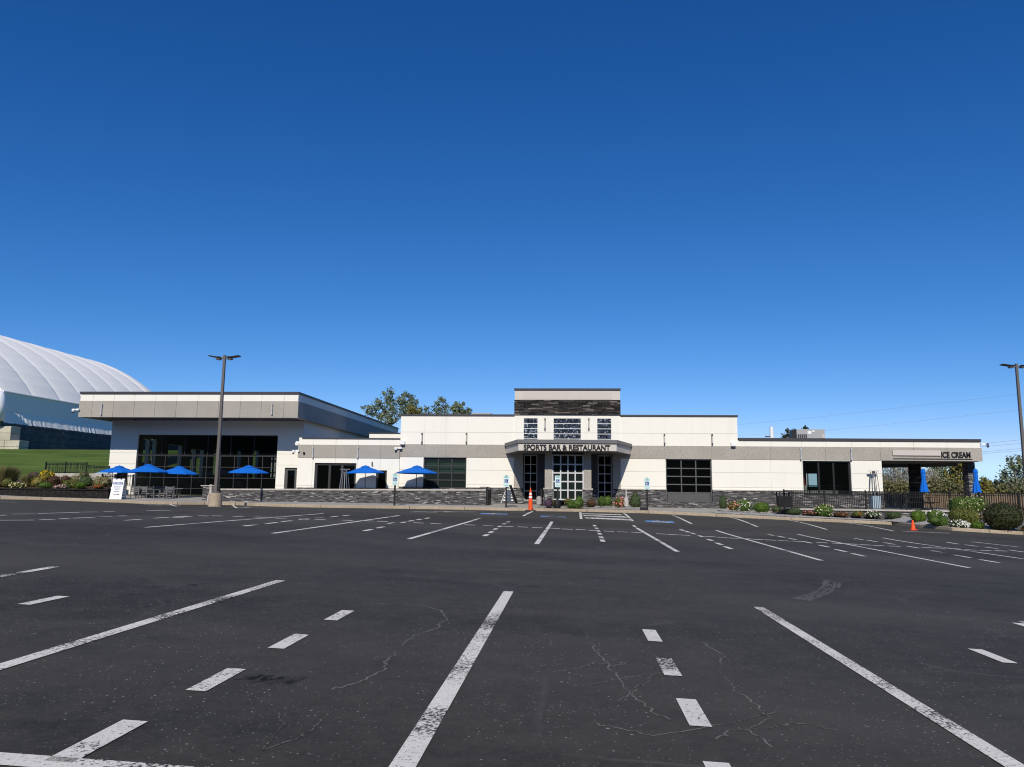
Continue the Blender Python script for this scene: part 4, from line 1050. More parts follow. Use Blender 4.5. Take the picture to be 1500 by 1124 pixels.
shrub('grey green bush with a white bloom near the hall', 114, 136, 697, 713, 42.4, 'leaf_sage', 'flower_white', 5, group=LB, lump=.18)
shrub('loose brown green bush beside the hall corner', 134, 162, 697, 714.5, 42.0, 'leaf_mixed', 'flower_rust', 12, group=LB, lump=.2, lobes=2)
shrub('clump of scarlet flowers near the sandwich board', 137, 151, 709, 715.8, 41.0, 'leaf_olive', 'flower_red', 23, group=LB, name='flowering_plant', cat='flowers')

# concrete block wall and air supported dome behind the lawn
def blockwall():
    o = thing('block_wall', (X(28, 659, 63.0), 63.0, 4.6), 'stepped wall of large concrete blocks under the white dome', 'wall')
    mb = MB()
    xs_ = X(28, 650, 63.0); xs2 = X(15.5, 634, 63.0)
    z0 = Z(14, 659.5, 63.0); zm = Z(14, 645, 63.0); zu = Z(8, 624.2, 63.0); zm2 = (zm + zu) / 2 
    for z_a, z_b, xe, n in ((z0, z0 + (zm - z0) * .34, xs_, 6), (z0 + (zm - z0) * .34, zm, xs_, 6), (zm, zm2, xs2, 5), (zm2, zu, xs2, 5)):
        for i in range(n): mb.box(xe - 1.4 * (i + 1) + .012, xe - 1.4 * i - .012, 63.0 + random.uniform(0, .03), 64.2, z_a + .012, z_b - .012)
    mb.build('end_blocks', 'block_pale', o, bevel=.02)
    mb = MB(); xw = -50.45; bh = .62
    zb = z0 - .9; zt_ = 6.8; k = 0; z = zb
    while z < zt_ - .01:
        z2 = min(zt_, z + bh); y = 64.22 + (.9 if k % 2 else 0)
        sx = xw - .03 * k
        mb.box(sx - 1, sx, 63.5 if z > zu else 64.22, y, z + .012, z2 - .012) if y > 64.3 else None
        while y < 118:
            mb.box(sx - 1, sx + random.uniform(-.02, .02), y + .015, y + 1.785, z + .012, z2 - .012); y += 1.8
        z = z2; k += 1
    mb.build('block_face', 'block_shaded', o)
    mb = MB(); z = zb; k = 0
    while z < zt_ - .01:
        z2 = min(zt_, z + bh); x = -53.2 - (.7 if k % 2 else 0)
        while x > -90: mb.box(x - 1.385, x, 64.3 + random.uniform(0, .02), 65.2, z + .012, z2 - .012); x -= 1.4
        z = z2; k += 1
    mb.build('front_blocks', 'block_pale', o)
    return xw
xw = blockwall()
def dome():
    o = thing('sports_dome', (-69, 85, 7), 'huge white air supported sports dome with curved ribs behind the left hall', 'dome')
    xs0, zs0, Rr = -51.0, 9.6, 19.7
    xc, zc0 = xs0 - Rr * math.cos(R(35)), zs0 - Rr * math.sin(R(35)); a = xs0 - xc; zb = zs0; b = 8.5
    y0, y1, endL = 63.4, 91.4, 11.0
    def ring(sa, sb):                          # upright skirt wall, then a flattened arch
        k0 = sa if sa < .985 else 1.0
        pts = [((a + .03) * k0, 6.8), ((a + .03) * k0, 8.0), ((a + .02) * k0, 9.5)]
        for i in range(25):
            t = R(35 + 110 * i / 24); pts.append((Rr * math.cos(t) * sa, zs0 + (zc0 + Rr * math.sin(t) - zs0) * sb))
        pts += [(-(a + .02) * k0, 9.5), (-(a + .03) * k0, 8.0), (-(a + .03) * k0, 6.8)]
        return [(xc + u, z) for u, z in pts]
    rows = []; y = y0; seg = 4.0; per = 8
    ys = []
    while y <= y1 + .01: ys.append(y); y += seg / per
    n = len(ys)
    for i, yy in enumerate(ys):
        ph = (i % per) / per; bulge = 1 + .008 * math.sin(math.pi * ph) ** .6
        rows.append((yy, ring(bulge, bulge)))
    for i in range(1, 40):
        t = i / 40 * math.pi / 2; s = math.cos(t) ** .85; ph = (i % 7) / 7; bl = 1 + .012 * math.sin(math.pi * ph) ** .6
        rows.append((ys[-1] + endL * math.sin(t), ring(max(.02, s) * bl, max(.05, s ** .8) * bl)))
    mb = MB(); k = len(rows[0][1])
    for yy, r in rows:
        for (x, z) in r: mb.v.append((x, yy, z))
    for j in range(len(rows) - 1):
        for i in range(k - 1): mb.f.append((j * k + i, j * k + i + 1, (j + 1) * k + i + 1, (j + 1) * k + i))
    mb.poly([(x, y0, z) for x, z in rows[0][1]])
    mb.build('membrane', 'dome_fabric', o, smooth=False)
    rb = MB()
    for j in range(0, n, per):
        yy, r = rows[j]
        for (xa, za), (xb, zb_) in zip(r[3:-3], r[4:-3]): rb.tube((xa, yy, za), (xb, yy, zb_), .02, .02, 5)
    rb.build('rib_seams', 'dome_fabric', o)
    hm = MB(); yy = y0
    sm_ = MB().tube((xc + a + .06, y0, zb), (xc + a + .06, y1, zb), .09, .09, 6); sm_.build('edge_seam', 'dome_edge', o)
    # gathered skirt at the foot
    sk = MB(); pr = None
    for i in range(150):
        y = y0 + (y1 - y0) * i / 149; d = .06 + .022 * math.sin(i * 1.31 + 3 * math.sin(i * .23)) + random.uniform(-.025, .025) * (1 + math.sin(i * .11))
        cur = ((xc + a + .34 + d, y, 6.75), (xc + a + .04 + d * .1, y, 7.85))
        if pr: sk.quad(pr[0], cur[0], cur[1], pr[1])
        pr = cur
    sk.build('skirt', 'dome_fabric', o, smooth=True)
    # rounded air-lock at the near end of the visible side
    p = W(-3, 590, 62.6)
    lk = MB(); lk.lathe((p.x, p.y, 6.9), [(.6, 0), (.65, 1.3), (.6, 2.0), (.4, 2.5), (.05, 2.7)], 18); lk.build('air_lock', 'dome_edge', o, smooth=True)
dome()

# ---------------------------------------------------------------- low stone wall, posts, gate
sw_ = thing('stone_wall', (X(310, 730, 41), 41, .3), 'long low grey ledgestone wall with pale cap in front of the patio', 'wall')
Ys = 41.2
Ye = 43.0
xa, xb = X(323, 725, Ys), X(712, 730, Ye)
za, zb_ = Z(330, 716.0, Ys), Z(700, 716.6, Ye)
def slant(mb, p0, p1, d0, d1, z0, z1a, z1b):
    a0_, b0_ = p0; a1_, b1_ = p1; n = len(mb.v)
    mb.v += [(a0_, b0_ + d0, z0 if z0 is not None else z1a - .09), (a1_, b1_ + d0, z0 if z0 is not None else z1b - .09), (a1_, b1_ + d1, z0 if z0 is not None else z1b - .09), (a0_, b0_ + d1, z0 if z0 is not None else z1a - .09),
             (a0_, b0_ + d0, z1a), (a1_, b1_ + d0, z1b), (a1_, b1_ + d1, z1b), (a0_, b0_ + d1, z1a)]
    mb.f += [(n, n + 3, n + 2, n + 1), (n + 4, n + 5, n + 6, n + 7), (n, n + 1, n + 5, n + 4), (n + 1, n + 2, n + 6, n + 5), (n + 2, n + 3, n + 7, n + 6), (n + 3, n, n + 4, n + 7)]
mb = MB(); slant(mb, (xa, Ys), (xb, Ye), 0, .35, -.1, za - .09, zb_ - .09); mb.build('wall_face', 'ledgestone', sw_)
mb = MB(); slant(mb, (xa, Ys), (xb - .02, Ye), -.05, .40, None, za, zb_); mb.build('cap', 'cap_stone', sw_)
mb = MB().box(X(297, 720, Ys), X(314, 720, Ys), Ys - .02, Ys + .5, .1, Z(305, 712.4, Ys)); mb.build('end_pillar', 'ledgestone', sw_)
mb = MB().box(X(295, 712, Ys), X(316, 712, Ys), Ys - .08, Ys + .56, Z(305, 712.4, Ys), Z(305, 711, Ys)); mb.build('pillar_cap', 'cap_stone', sw_)
gt = thing('metal_gate', (X(716, 738, 43.0), 43.0, .3), 'black metal gate standing open at the right end of the patio wall', 'gate')
MB().box(*rx(712.8, 715, 725, 43.0), 42.95, 43.05, .22, Z(714, 713.6, 43.0)).build('post', 'black_metal', gt); MB().box(*rx(717.6, 719.6, 725, 43.9), 43.85, 43.95, .22, Z(718, 714.6, 43.9)).build('post', 'black_metal', gt)
xg0, xg1 = X(714.5, 725, 43.0), X(718, 725, 43.9)
MB().poly([(xg0, 43.05, .3), (xg1, 43.85, .3), (xg1, 43.85, 1.3), (xg0, 43.05, 1.3)]).poly([(xg0 + .03, 43.04, .3), (xg1 + .03, 43.84, .3), (xg1 + .03, 43.84, 1.3), (xg0 + .03, 43.04, 1.3)]).build('leaf', 'black_metal', gt)
MB().box(*rx(703, 717, 713.6, 43.2), 43.1, 43.5, Z(710, 714.5, 43.2), Z(710, 713.2, 43.2)).build('top_bar', 'black_metal', gt)

# patio retaining wall and fences on the right
pr_ = thing('patio_wall', (X(1160, 745, 43.7), 43.7, 0), 'low ledgestone retaining wall with pale cap under the black patio railing', 'wall')
xq0, xq1 = X(1140, 745, 43.7), X(1396, 745, 43.7); zc0 = Z(1270, 747.0, 43.7)
MB().box(xq0, xq1, 43.7, 44.0, -.6, zc0 - .06).build('wall_face', 'ledgestone', pr_)
MB().box(xq0, xq1 + .03, 43.62, 44.02, zc0 - .06, zc0 + .02).build('cap', 'cap_stone', pr_)
Yf = 43.85
railing('black patio railing on the retaining wall below the ice cream window', X(1148.4, 730, Yf), X(1391, 730, Yf), Z(1148, 718.4, Yf), Z(1391, 721.6, Yf), Yf, Yf, zc0 + .02, zc0 + .02, 92, (0, .247, .497, .74, 1), RG, cat='fence', name='metal_fence', r=.011)
railing('black picket fence behind the bushes at the far right', X(1391.6, 730, Yf), X(1600, 740, 41.5), Z(1391, 722.0, Yf), Z(1500, 722.8, 42.6) , Yf, 41.5, Z(1391, 745, Yf), Z(1391, 745, Yf), 60, (.22, .5, .75, 1), RG, cat='fence', name='metal_fence', r=.016)
wf = thing('wooden_fence', (X(1380, 740, 52), 52, -.5), 'brown weathered board fence seen through the black pickets at right', 'fence')
mb = MB(); x = X(1288, 730, 56); 
while x < 46:
    yy = 56 - (x - 22) * .12
    mb.box(x, x + .13, yy, yy + .025, -1.4, Z(1400, 723.6, 54) + random.uniform(-.04, .04) - .0 * x); x += .15
mb.build('boards', 'fence_board', wf)
MB().tube((X(1288, 730, 56), 56.1, .9), (46, 53.2, .9), .05, .05, 6).build('rail', 'fence_board', wf)

# ---------------------------------------------------------------- lamp posts
def lamp(x, yt, xb, yb, Y, label):
    t = W(x, yt, Y); bx = t.x; z0 = max(gz(bx, Y), Z(xb, 737, Y) if xb < 750 else -9) - .06
    o = thing('street_lamp', (bx, Y, z0), label, 'lamp post', 'lamp posts in the parking lot')
    L = Vector((0, 0, 0))
    br = .33 if xb < 750 else .2
    MB().lathe((bx, Y, z0 - .2), [(br, 0), (br - .01, .70), (br - .02, .74)], 28).build('concrete_base', 'kerb_stone', o)
    MB().lathe((bx, Y, z0 + .54), [(.2, 0), (.2, .04), (.15, .09)], 20).build('base_plate', 'pole_metal', o)
    MB().lathe((bx, Y, z0 + .58), [(.105, 0), (.080, t.z - z0 - .58)], 4, .785).build('pole', 'pole_metal', o)
    for s in (-1, 1):
        h = MB().tube((bx, Y, t.z - .16), (bx + s * .22, Y, t.z - .14), .045, .04).build('arm', 'pole_metal', o)
        d = MB()
        n = len(d.v)
        prof = [(.18, -.12, -.05), (.40, -.11, -.04), (.78, -.05, -.015)]
        for (u, zl, zh) in prof:
            for yy in (-.17, .17):
                d.v += [(bx + s * u, Y + yy, t.z + zl - .02), (bx + s * u, Y + yy, t.z + zl + .03)]
        for k in range(2):
            b = n + 4 * k
            d.f += [(b, b + 4, b + 6, b + 2), (b + 1, b + 3, b + 7, b + 5), (b, b + 1, b + 5, b + 4), (b + 2, b + 6, b + 7, b + 3)]
        d.f += [(n, n + 2, n + 3, n + 1), (n + 8, n + 9, n + 11, n + 10)]
        hd = d.build('lamp_head', 'black_metal', o)
        MB().box(bx + s * .3 - .1, bx + s * .3 + .1, Y - .12, Y + .12, t.z - .24, t.z - .165).build('lens', 'grey_frame', hd)
    return o
lamp(329.2, 520.5, 318, 722, 36.2, 'tall brown twin headed lamp post on a round concrete base in front of the hall')
lamp(1488.6, 533, 1510, 745, 42.4, 'tall brown twin headed lamp post at the right edge behind the dark hedge')

# ---------------------------------------------------------------- signs on posts
def park_sign(xt, yt, yp, xb, yb, Y, label):
    Y = onsurf(xb, yb); b = W(xb, yb, Y); t = W(xt, yt, Y)
    o = thing('parking_sign', b, label, 'sign', 'accessible parking signs')
    zt_, zp = Z(xt, yt, Y), Z(xt, yp, Y); cx = b.x
    MB().box(cx - .045, cx + .045, Y - .03, Y + .03, b.z - .1, zt_ + .03).build('post', 'black_metal', o)
    pl = MB().box(cx - .155, cx + .155, Y - .045, Y - .032, zp + .15, zt_).build('plate', 'sign_face', o)
    MB().box(cx - .155, cx + .155, Y - .045, Y - .032, zp, zp + .145).build('lower_plate', 'sign_face', o)
    h = zt_ - zp
    mk = MB(); zc = zp + .15 + (h - .15) * .36
    mk.box(cx - .095, cx + .095, Y - .048, Y - .0455, zc - .10, zc + .10); mk.build('symbol_square', 'sign_blue', pl)
    w = MB(); yq0, yq1 = Y - .051, Y - .0485
    w.box(cx - .035, cx - .005, yq0, yq1, zc + .055, zc + .08); w.box(cx - .03, cx - .01, yq0, yq1, zc - .01, zc + .05); w.box(cx - .01, cx + .045, yq0, yq1, zc - .015, zc + .0); w.box(cx + .035, cx + .05, yq0, yq1, zc - .065, zc - .015)
    for k in range(8):
        a = math.radians(120 + k * 28); w.box(cx - .01 + .055 * math.cos(a) - .009, cx - .01 + .055 * math.cos(a) + .009, yq0, yq1, zc - .03 + .05 * math.sin(a) - .009, zc - .03 + .05 * math.sin(a) + .009)
    w.build('wheelchair_symbol', 'plastic_white', pl)
    g = MB()
    for (u, ww) in ((.90, .10), (.78, .11)):
        zz = zp + .15 + (h - .15) * u; g.box(cx - ww, cx + ww, Y - .048, Y - .0455, zz - .018, zz + .018)
    g.box(cx - .10, cx + .10, Y - .048, Y - .0455, zp + .05, zp + .09)
    g.build('text_lines', 'sign_green', pl)
    return o
park_sign(578.5, 694.5, 711, 577.6, 743, 40.6, 'accessible parking sign on black post before the long ledgestone wall')
park_sign(741, 697, 713.6, 741.3, 744.6, 40.6, 'accessible parking sign on black post left of the tall orange delineator')
park_sign(816.6, 697, 713.8, 816.9, 745, 40.8, 'accessible parking sign on black post in front of the glass entrance')
park_sign(948, 700.8, 717, 948.3, 748.6, 40.7, 'accessible parking sign on black post beside the cone shaped shrub')
# ---------------------------------------------------------------- sandwich boards
def sandwich(loc, rz, label, wd=.62, ht=1.12, marks=True):
    o = thing('sandwich_board', loc, label, 'sign', None, rz)
    def w3(x, y, z): return (loc[0] + x, loc[1] + y, loc[2] + z)
    for s in (-1, 1):                          # two leaning panels with a handle notch on top
        n = MB(); th = .03
        def pt(x, z, o_): k = 1 - z / ht; return w3(x, s * (.03 + .36 * k) + o_, z)
        out = [(-wd / 2, 0), (wd / 2, 0), (wd / 2 - .03, ht), (wd / 2 - .14, ht), (wd / 2 - .17, ht - .09), (.10, ht - .09), (.07, ht - .005), (-.07, ht - .005), (-.10, ht - .09), (-wd / 2 + .17, ht - .09), (-wd / 2 + .14, ht), (-wd / 2 + .03, ht)]
        a = [pt(x, z, 0) for x, z in out]; b = [pt(x, z, th * s) for x, z in out]
        n.poly(a); n.poly(b[::-1])
        for i in range(len(out)): j = (i + 1) % len(out); n.quad(a[i], a[j], b[j], b[i])
        pn = n.build('panel', 'plastic_white' if marks or s == 1 else 'black_metal', o)  # edge-on board: right panel coloured black for its shaded face
        if s == -1 and marks:
            def mark(x0, x1, z0, z1, e=.004):
                return [pt(x0, z0, -th - e), pt(x1, z0, -th - e), pt(x1, z1, -th - e), pt(x0, z1, -th - e)]
            hb = MB().poly(mark(-.25, .25, .80, .93)); hb.build('header_band', 'sign_blue', pn)
            hm = MB()
            for k in range(6): hm.poly(mark(-.20 + .067 * k, -.16 + .067 * k, .85, .90, .008))
            hm.build('header_marks', 'plastic_white', pn)
            tm = MB()
            for z, u, nn in ((.71, .20, 8), (.61, .16, 6), (.51, .10, 4), (.41, .13, 5)):
                for k in range(nn):
                    a0 = -u + 2 * u * k / nn; tm.poly(mark(a0 + .006, a0 + 2 * u / nn - .008, z - .024, z + .024))
            tm.build('text_marks', 'sign_blue', pn)
            ar = MB().poly(mark(-.16, .09, .245, .285)); ar.poly([pt(.07, .20, -th - .004), pt(.19, .265, -th - .004), pt(.07, .33, -th - .004)]); ar.build('arrow', 'black_letter', pn)
    sd = MB()                                  # slotted side braces
    for s in (-1, 1):
        for k in range(6):
            z = .12 + k * .15; d = .33 * (1 - z / ht); x = s * (wd / 2 - .03)
            sd.box(loc[0] + x - .02, loc[0] + x + .02, loc[1] - d, loc[1] + d, loc[2] + z, loc[2] + z + .07)
    sd.build('side_brace', 'plastic_white', o)
    for c in o.children: pass
    return o
def fix_rot(o):                                # parts were laid out in world axes round the thing's base
    pass
p = W(172.5, 731.4, onsurf(172.5, 731.4) + .3)
sandwich((p.x, p.y, p.z), math.radians(14), 'white plastic sandwich board with a black arrow by the raised flower bed')
p = W(746, 737, 42.2)
sandwich((p.x, p.y, p.z), math.radians(82), 'white sandwich board seen edge on beside the entrance pilaster', .58, 1.0, False)

# ---------------------------------------------------------------- cones and bollards
p = G(777, 749.2)
o = thing('delineator', p, 'tall slim orange delineator with two white bands at the entrance kerb', 'traffic cone')
hh = Z(777, 714.5, p.y) - p.z
MB().lathe(p, [(.115, .07), (.105, .45 * hh), (.065, .72 * hh), (.045, .9 * hh), (.02, .93 * hh), (.02, hh)], 18).build('tube', 'orange', o, smooth=False)
MB().lathe(p + Vector((0, 0, .56 * hh)), [(.097, 0), (.085, .09 * hh)], 18).build('white_band', 'plastic_white', o)
MB().lathe(p + Vector((0, 0, .70 * hh)), [(.080, 0), (.065, .08 * hh)], 18).build('white_band', 'plastic_white', o)
MB().box(p.x - .27, p.x + .27, p.y - .2, p.y + .2, p.z + .004, p.z + .075).build('base', 'black_metal', o, bevel=.02)
p = G(1337.8, 777)
o = thing('traffic_cone', p, 'small plain orange traffic cone at the kerb near the right bed', 'traffic cone')
h = Z(1337.8, 763, p.y) - p.z + .03
MB().lathe(p, [(.12, .03), (.10, .05), (.035, h - .02), (.028, h)], 20).build('cone', 'orange', o)
MB().box(p.x - .145, p.x + .145, p.y - .145, p.y + .145, p.z + .004, p.z + .035).build('base', 'orange_dark', o, bevel=.01)
def bollard(x, yt, yb, Y, prof, mat, label, name='bollard', cat='bollard'):
    p = W(x, yb, Y); h = Z(x, yt, Y) - p.z
    o = MB().lathe(p, [(r, z * h) for r, z in prof], 20).build(name, mat, loc=p, smooth=False); tag(o, label, cat); return o
bot = [(.17, 0), (.17, .12), (.16, .3), (.10, .5), (.075, .62), (.075, .88), (.10, .9), (.10, .96), (.06, 1)]
bollard(307.5, 710, 736.2, 40.7, bot, 'cap_stone', 'white bottle shaped stone lamp standard beside the concrete lamp base', 'garden_lamp', 'garden lamp')
bollard(917.5, 716.5, 741.6, 42.4, [(.13, 0), (.13, .3), (.10, .42), (.055, .52), (.05, .9), (.075, .93), (.03, 1)], 'cap_stone', 'cream stone garden lamp standard behind the rose bush at the entrance bed', 'garden_lamp', 'garden lamp')
bollard(789.5, 727, 738.8, 42.0, [(.15, 0), (.15, .72), (.135, .85), (.09, .95), (.03, 1)], 'concrete', 'round topped stubby concrete bollard right of the orange delineator')
p = W(793, 724, 44.4); MB().tube((p.x, 44.4, FLOOR - .2), (p.x, 44.4, Z(793, 716, 44.4)), .10, seg=12).build('pipe_bollard', 'black_metal', loc=(p.x, 44.4, FLOOR - .2)); tag(bpy.data.objects['pipe_bollard'], 'black pipe bollard standing in the shade behind the concrete bollard', 'bollard')
p = W(816, 746, onsurf(816, 746) + .12); o = MB().lathe(p, [(.15, 0), (.20, .12), (.20, .30), (.16, .44), (.12, .50)], 16).build('planter', 'planter_black', loc=p); tag(o, 'round black planter pot at the foot of the entrance parking sign', 'planter')
p = W(942.5, 747.6, onsurf(942.5, 747.6) + .1)
o = thing('flood_light', p, 'black box flood light on the gravel beside the cone shrub', 'flood light')
MB().box(p.x - .17, p.x + .15, p.y - .12, p.y + .12, p.z, p.z + .18).build('housing', 'black_metal', o, bevel=.02)
MB().box(p.x - .14, p.x + .12, p.y + .121, p.y + .135, p.z + .03, p.z + .16).build('lens', 'grey_frame', o)
p = W(800, 727.5, 43.2); o = thing('path_light', p, 'small grey path light beside the left entrance pier', 'garden lamp'); MB().lathe((p.x, p.y, p.z - .25), [(.03, 0), (.03, .2), (.08, .22), (.08, .34), (.03, .37)], 10).build('lamp_body', 'hvac_grey', o)

# litter bin
p = W(1149.5, 743.5, 43.4)
o = thing('litter_bin', p, 'black slatted litter bin with open top frame beside the patio railing', 'litter bin')
bh = Z(1149, 727, 43.4) - p.z; bw = .34
sl = MB()
for k in range(13): 
    u = -bw + 2 * bw * k / 12; sl.box(p.x + u - .022, p.x + u + .022, p.y - .32, p.y - .29, p.z + .04, p.z + bh); sl.box(p.x + u - .022, p.x + u + .022, p.y + .29, p.y + .32, p.z + .04, p.z + bh)
for k in range(11):
    u = -.28 + .56 * k / 10; sl.box(p.x - bw - .02, p.x - bw + .01, p.y + u - .02, p.y + u + .02, p.z + .04, p.z + bh); sl.box(p.x + bw - .01, p.x + bw + .02, p.y + u - .02, p.y + u + .02, p.z + .04, p.z + bh)
sl.build('slats', 'black_metal', o)
MB().box(p.x - bw + .02, p.x + bw - .02, p.y - .28, p.y + .28, p.z, p.z + bh - .03).build('liner', 'planter_black', o)
top = MB()
for sx in (-1, 1):
    for sy in (-1, 1): top.box(p.x + sx * bw - .03, p.x + sx * bw + .03, p.y + sy * .3 - .03, p.y + sy * .3 + .03, p.z + bh, p.z + bh + .24)
top.box(p.x - bw - .05, p.x + bw + .05, p.y - .35, p.y + .35, p.z + bh + .24, p.z + bh + .28); top.build('hood', 'black_metal', o)

# ---------------------------------------------------------------- parasols
def parasol(x, yt, Y, label, R_=1.2, H=.44, floor=.45):
    t = W(x, yt, Y); o = thing('parasol', (t.x, Y, floor), label, 'parasol', 'open blue patio parasols')
    z1 = t.z; rot = random.uniform(0, 1)
    c = MB(); seg = 8
    c.lathe((t.x, Y, 0), [(R_, z1 - H - .05), (R_ * 1.0, z1 - H), (R_ * .62, z1 - H * .62), (.24, z1 - .10), (.20, z1 - .095)], seg, rot)
    c.f = c.f[:-2]
    cp = c.build('canopy', 'umbrella_blue', o)
    v = MB(); v.lathe((t.x, Y, 0), [(.32, z1 - .10), (.17, z1 - .03), (.03, z1)], seg, rot); v.build('vent', 'umbrella_blue', cp)
    MB().tube((t.x, Y, floor), (t.x, Y, z1 + .03), .022, seg=8).build('pole', 'dark_frame', o)
    MB().lathe((t.x, Y, floor), [(.27, 0), (.27, .05), (.05, .1), (.04, .3)], 16).build('base', 'black_metal', o)
    o.rotation_euler = (random.uniform(-.03, .03), random.uniform(-.035, .035), 0)
    rb = MB()
    for k in range(seg):
        a = rot + 2 * math.pi * k / seg; rb.tube((t.x + R_ * .97 * math.cos(a), Y + R_ * .97 * math.sin(a), z1 - H + .01 - .03), (t.x, Y, z1 - .16), .01, .01, 4)
    rb.build('ribs', 'dark_frame', o)
    return o
parasol(174.5, 682.2, 44.6, 'open blue parasol nearest the hall corner, above the sandwich board', 1.08, .38)
parasol(217.5, 680.0, 43.0, 'open blue parasol second from the left, above the grey patio chairs', 1.2, .44)
parasol(262, 683.0, 44.2, 'open blue parasol third from the left, before the dark glass wall', 1.12, .42)
parasol(364.5, 682.0, 43.2, 'open blue parasol just right of the left lamp post', 1.16, .40)
parasol(536.5, 682.0, 44.75, 'open blue parasol in front of the dark folding door of the wing', 1.16, .42)
parasol(610.5, 682.0, 44.7, 'open blue parasol partly covering the greenish gridded window', 1.24, .44)
def closed(x, yt, yb, Y, label):
    t = W(x, yt, Y); zb0 = Z(x, yb, Y); h = t.z - zb0
    o = thing('closed_parasol', (t.x, Y, .42), label, 'parasol', 'closed blue parasols')
    m = MB(); seg = 16; prof = [(.21, 0), (.19, .10), (.13, .40), (.10, .52), (.11, .72), (.095, .80), (.125, .84), (.10, .95), (.04, 1)]
    n = len(m.v)
    for r, z in prof:
        for i in range(seg):
            a = 2 * math.pi * i / seg; rr = r * (1 + (.16 if i % 2 else -.10) * (1 - z * .6)); m.v.append((t.x + rr * math.cos(a), Y + rr * math.sin(a), zb0 + z * h))
    for k in range(len(prof) - 1):
        for i in range(seg): j = (i + 1) % seg; m.f.append((k * seg + i, k * seg + j, (k + 1) * seg + j, (k + 1) * seg + i))
    m.f.append(tuple(range((len(prof) - 1) * seg, len(prof) * seg)))
    m.build('folded_canopy', 'umbrella_blue', o, smooth=False)
    MB().tube((t.x, Y, .42), (t.x, Y, t.z + .06), .022, seg=8).build('pole', 'pale_frame', o)
    MB().lathe((t.x, Y, .42), [(.27, 0), (.27, .06), (.05, .1)], 16).build('base', 'black_metal', o)
closed(1351.8, 687.0, 722, 44.9, 'closed blue parasol in front of the dark pavilion column')
closed(1428.4, 686.8, 722.5, 44.7, 'closed blue parasol beside the lit stone column at the right end')

# patio heaters
def heater(x, yt, Y, zb, label, w=.26, cover='steel', gap=False):
    t = W(x, yt, Y); o = thing('patio_heater', (t.x, Y, zb), label, 'patio heater', 'pyramid patio heaters')
    MB().box(t.x - .28, t.x + .28, Y - .09, Y + .09, t.z - .03, t.z).build('hood', 'steel', o)
    MB().lathe((t.x, Y, t.z - .16), [(.05, 0), (.11, .04), (.07, .13)], 12).build('burner', 'black_metal', o)
    legs = [(-1, -1), (1, -1), (1, 1), (-1, 1)]
    for sx, sy in legs:
        MB().tube((t.x + sx * w, Y + sy * w, zb + .75), (t.x + sx * .12, Y + sy * .12, t.z - .06), .016, .016, 6).build('leg', 'grey_frame' if gap else 'steel', o)
    MB().prism([(t.x - w - .01, Y - w - .01), (t.x + w + .01, Y - w - .01), (t.x + w + .01, Y + w + .01), (t.x - w - .01, Y + w + .01)], zb, zb + .76).build('cabinet', cover, o)
    MB().tube((t.x, Y, zb + .76), (t.x, Y, t.z - .16), .03, seg=10).build('tube', 'steel', o)
heater(505.5, 687.2, 44.9, .45, 'silver pyramid patio heater in front of the dark folding door', .24, 'steel')
heater(1279.5, 689.8, 45.86, .42, 'slim pyramid patio heater with pale blue base by the ice cream window', .22, 'heater_cover', True)

# patio chairs and tables by the hall
def chair(x, Y, rz, label):
    b = Vector((X(x, 728, Y), Y, .44)); o = thing('patio_chair', b, label, 'chair', 'grey patio chairs', rz)
    def add(name, boxes):
        m = MB()
        for q in boxes: m.box(*q)
        ob = m.build(name, 'chair_grey'); ob.parent = o
    add('seat', [(-.26, .26, -.26, -.02, .42, .46), (-.26, .26, .0, .24, .42, .46)])
    add('backrest', [(-.26, .26, .22, .25, .50 + .115 * k, .59 + .115 * k) for k in range(3)])
    for sx in (-1, 1):
        for sy in (-1, 1): add('leg', [(sx * .26 - .022, sx * .26 + .022, sy * .24 - .022, sy * .24 + .022, 0, .86 if sy > 0 else .62)])
        add('armrest', [(sx * .26 - .03, sx * .26 + .03, -.26, .24, .625, .655)])
chair(201, 42.2, R(175), 'grey slatted patio chair nearest the sandwich board')
chair(211.5, 42.4, R(185), 'grey slatted patio chair second from the sandwich board')
chair(224.5, 42.0, R(80), 'grey slatted patio chair turned sideways, third from the sandwich board')
chair(234, 43.4, R(20), 'grey patio chair under the second parasol, close to the dark glass')
chair(243, 41.9, R(-10), 'grey patio chair with bright front rail, nearest the kerb')
chair(253, 43.3, R(170), 'grey patio chair rightmost in the shaded patio corner')
def table_(x, Y, label, zt_=.74):
    b = Vector((X(x, 728, Y), Y, .44)); o = thing('patio_table', b, label, 'table', 'patio tables')
    for nm, q, mt in (('table_top', (-.45, .45, -.45, .45, zt_ - .04, zt_), 'chair_grey'), ('pedestal', (-.05, .05, -.05, .05, .03, zt_ - .04), 'chair_grey'), ('foot', (-.28, .28, -.28, .28, 0, .03), 'chair_grey')):
        ob = MB().box(*q).build(nm, mt); ob.parent = o
table_(217.5, 42.9, 'dark square patio table under the second parasol from the left')
table_(262, 43.5, 'dark square patio table under the third parasol from the left')
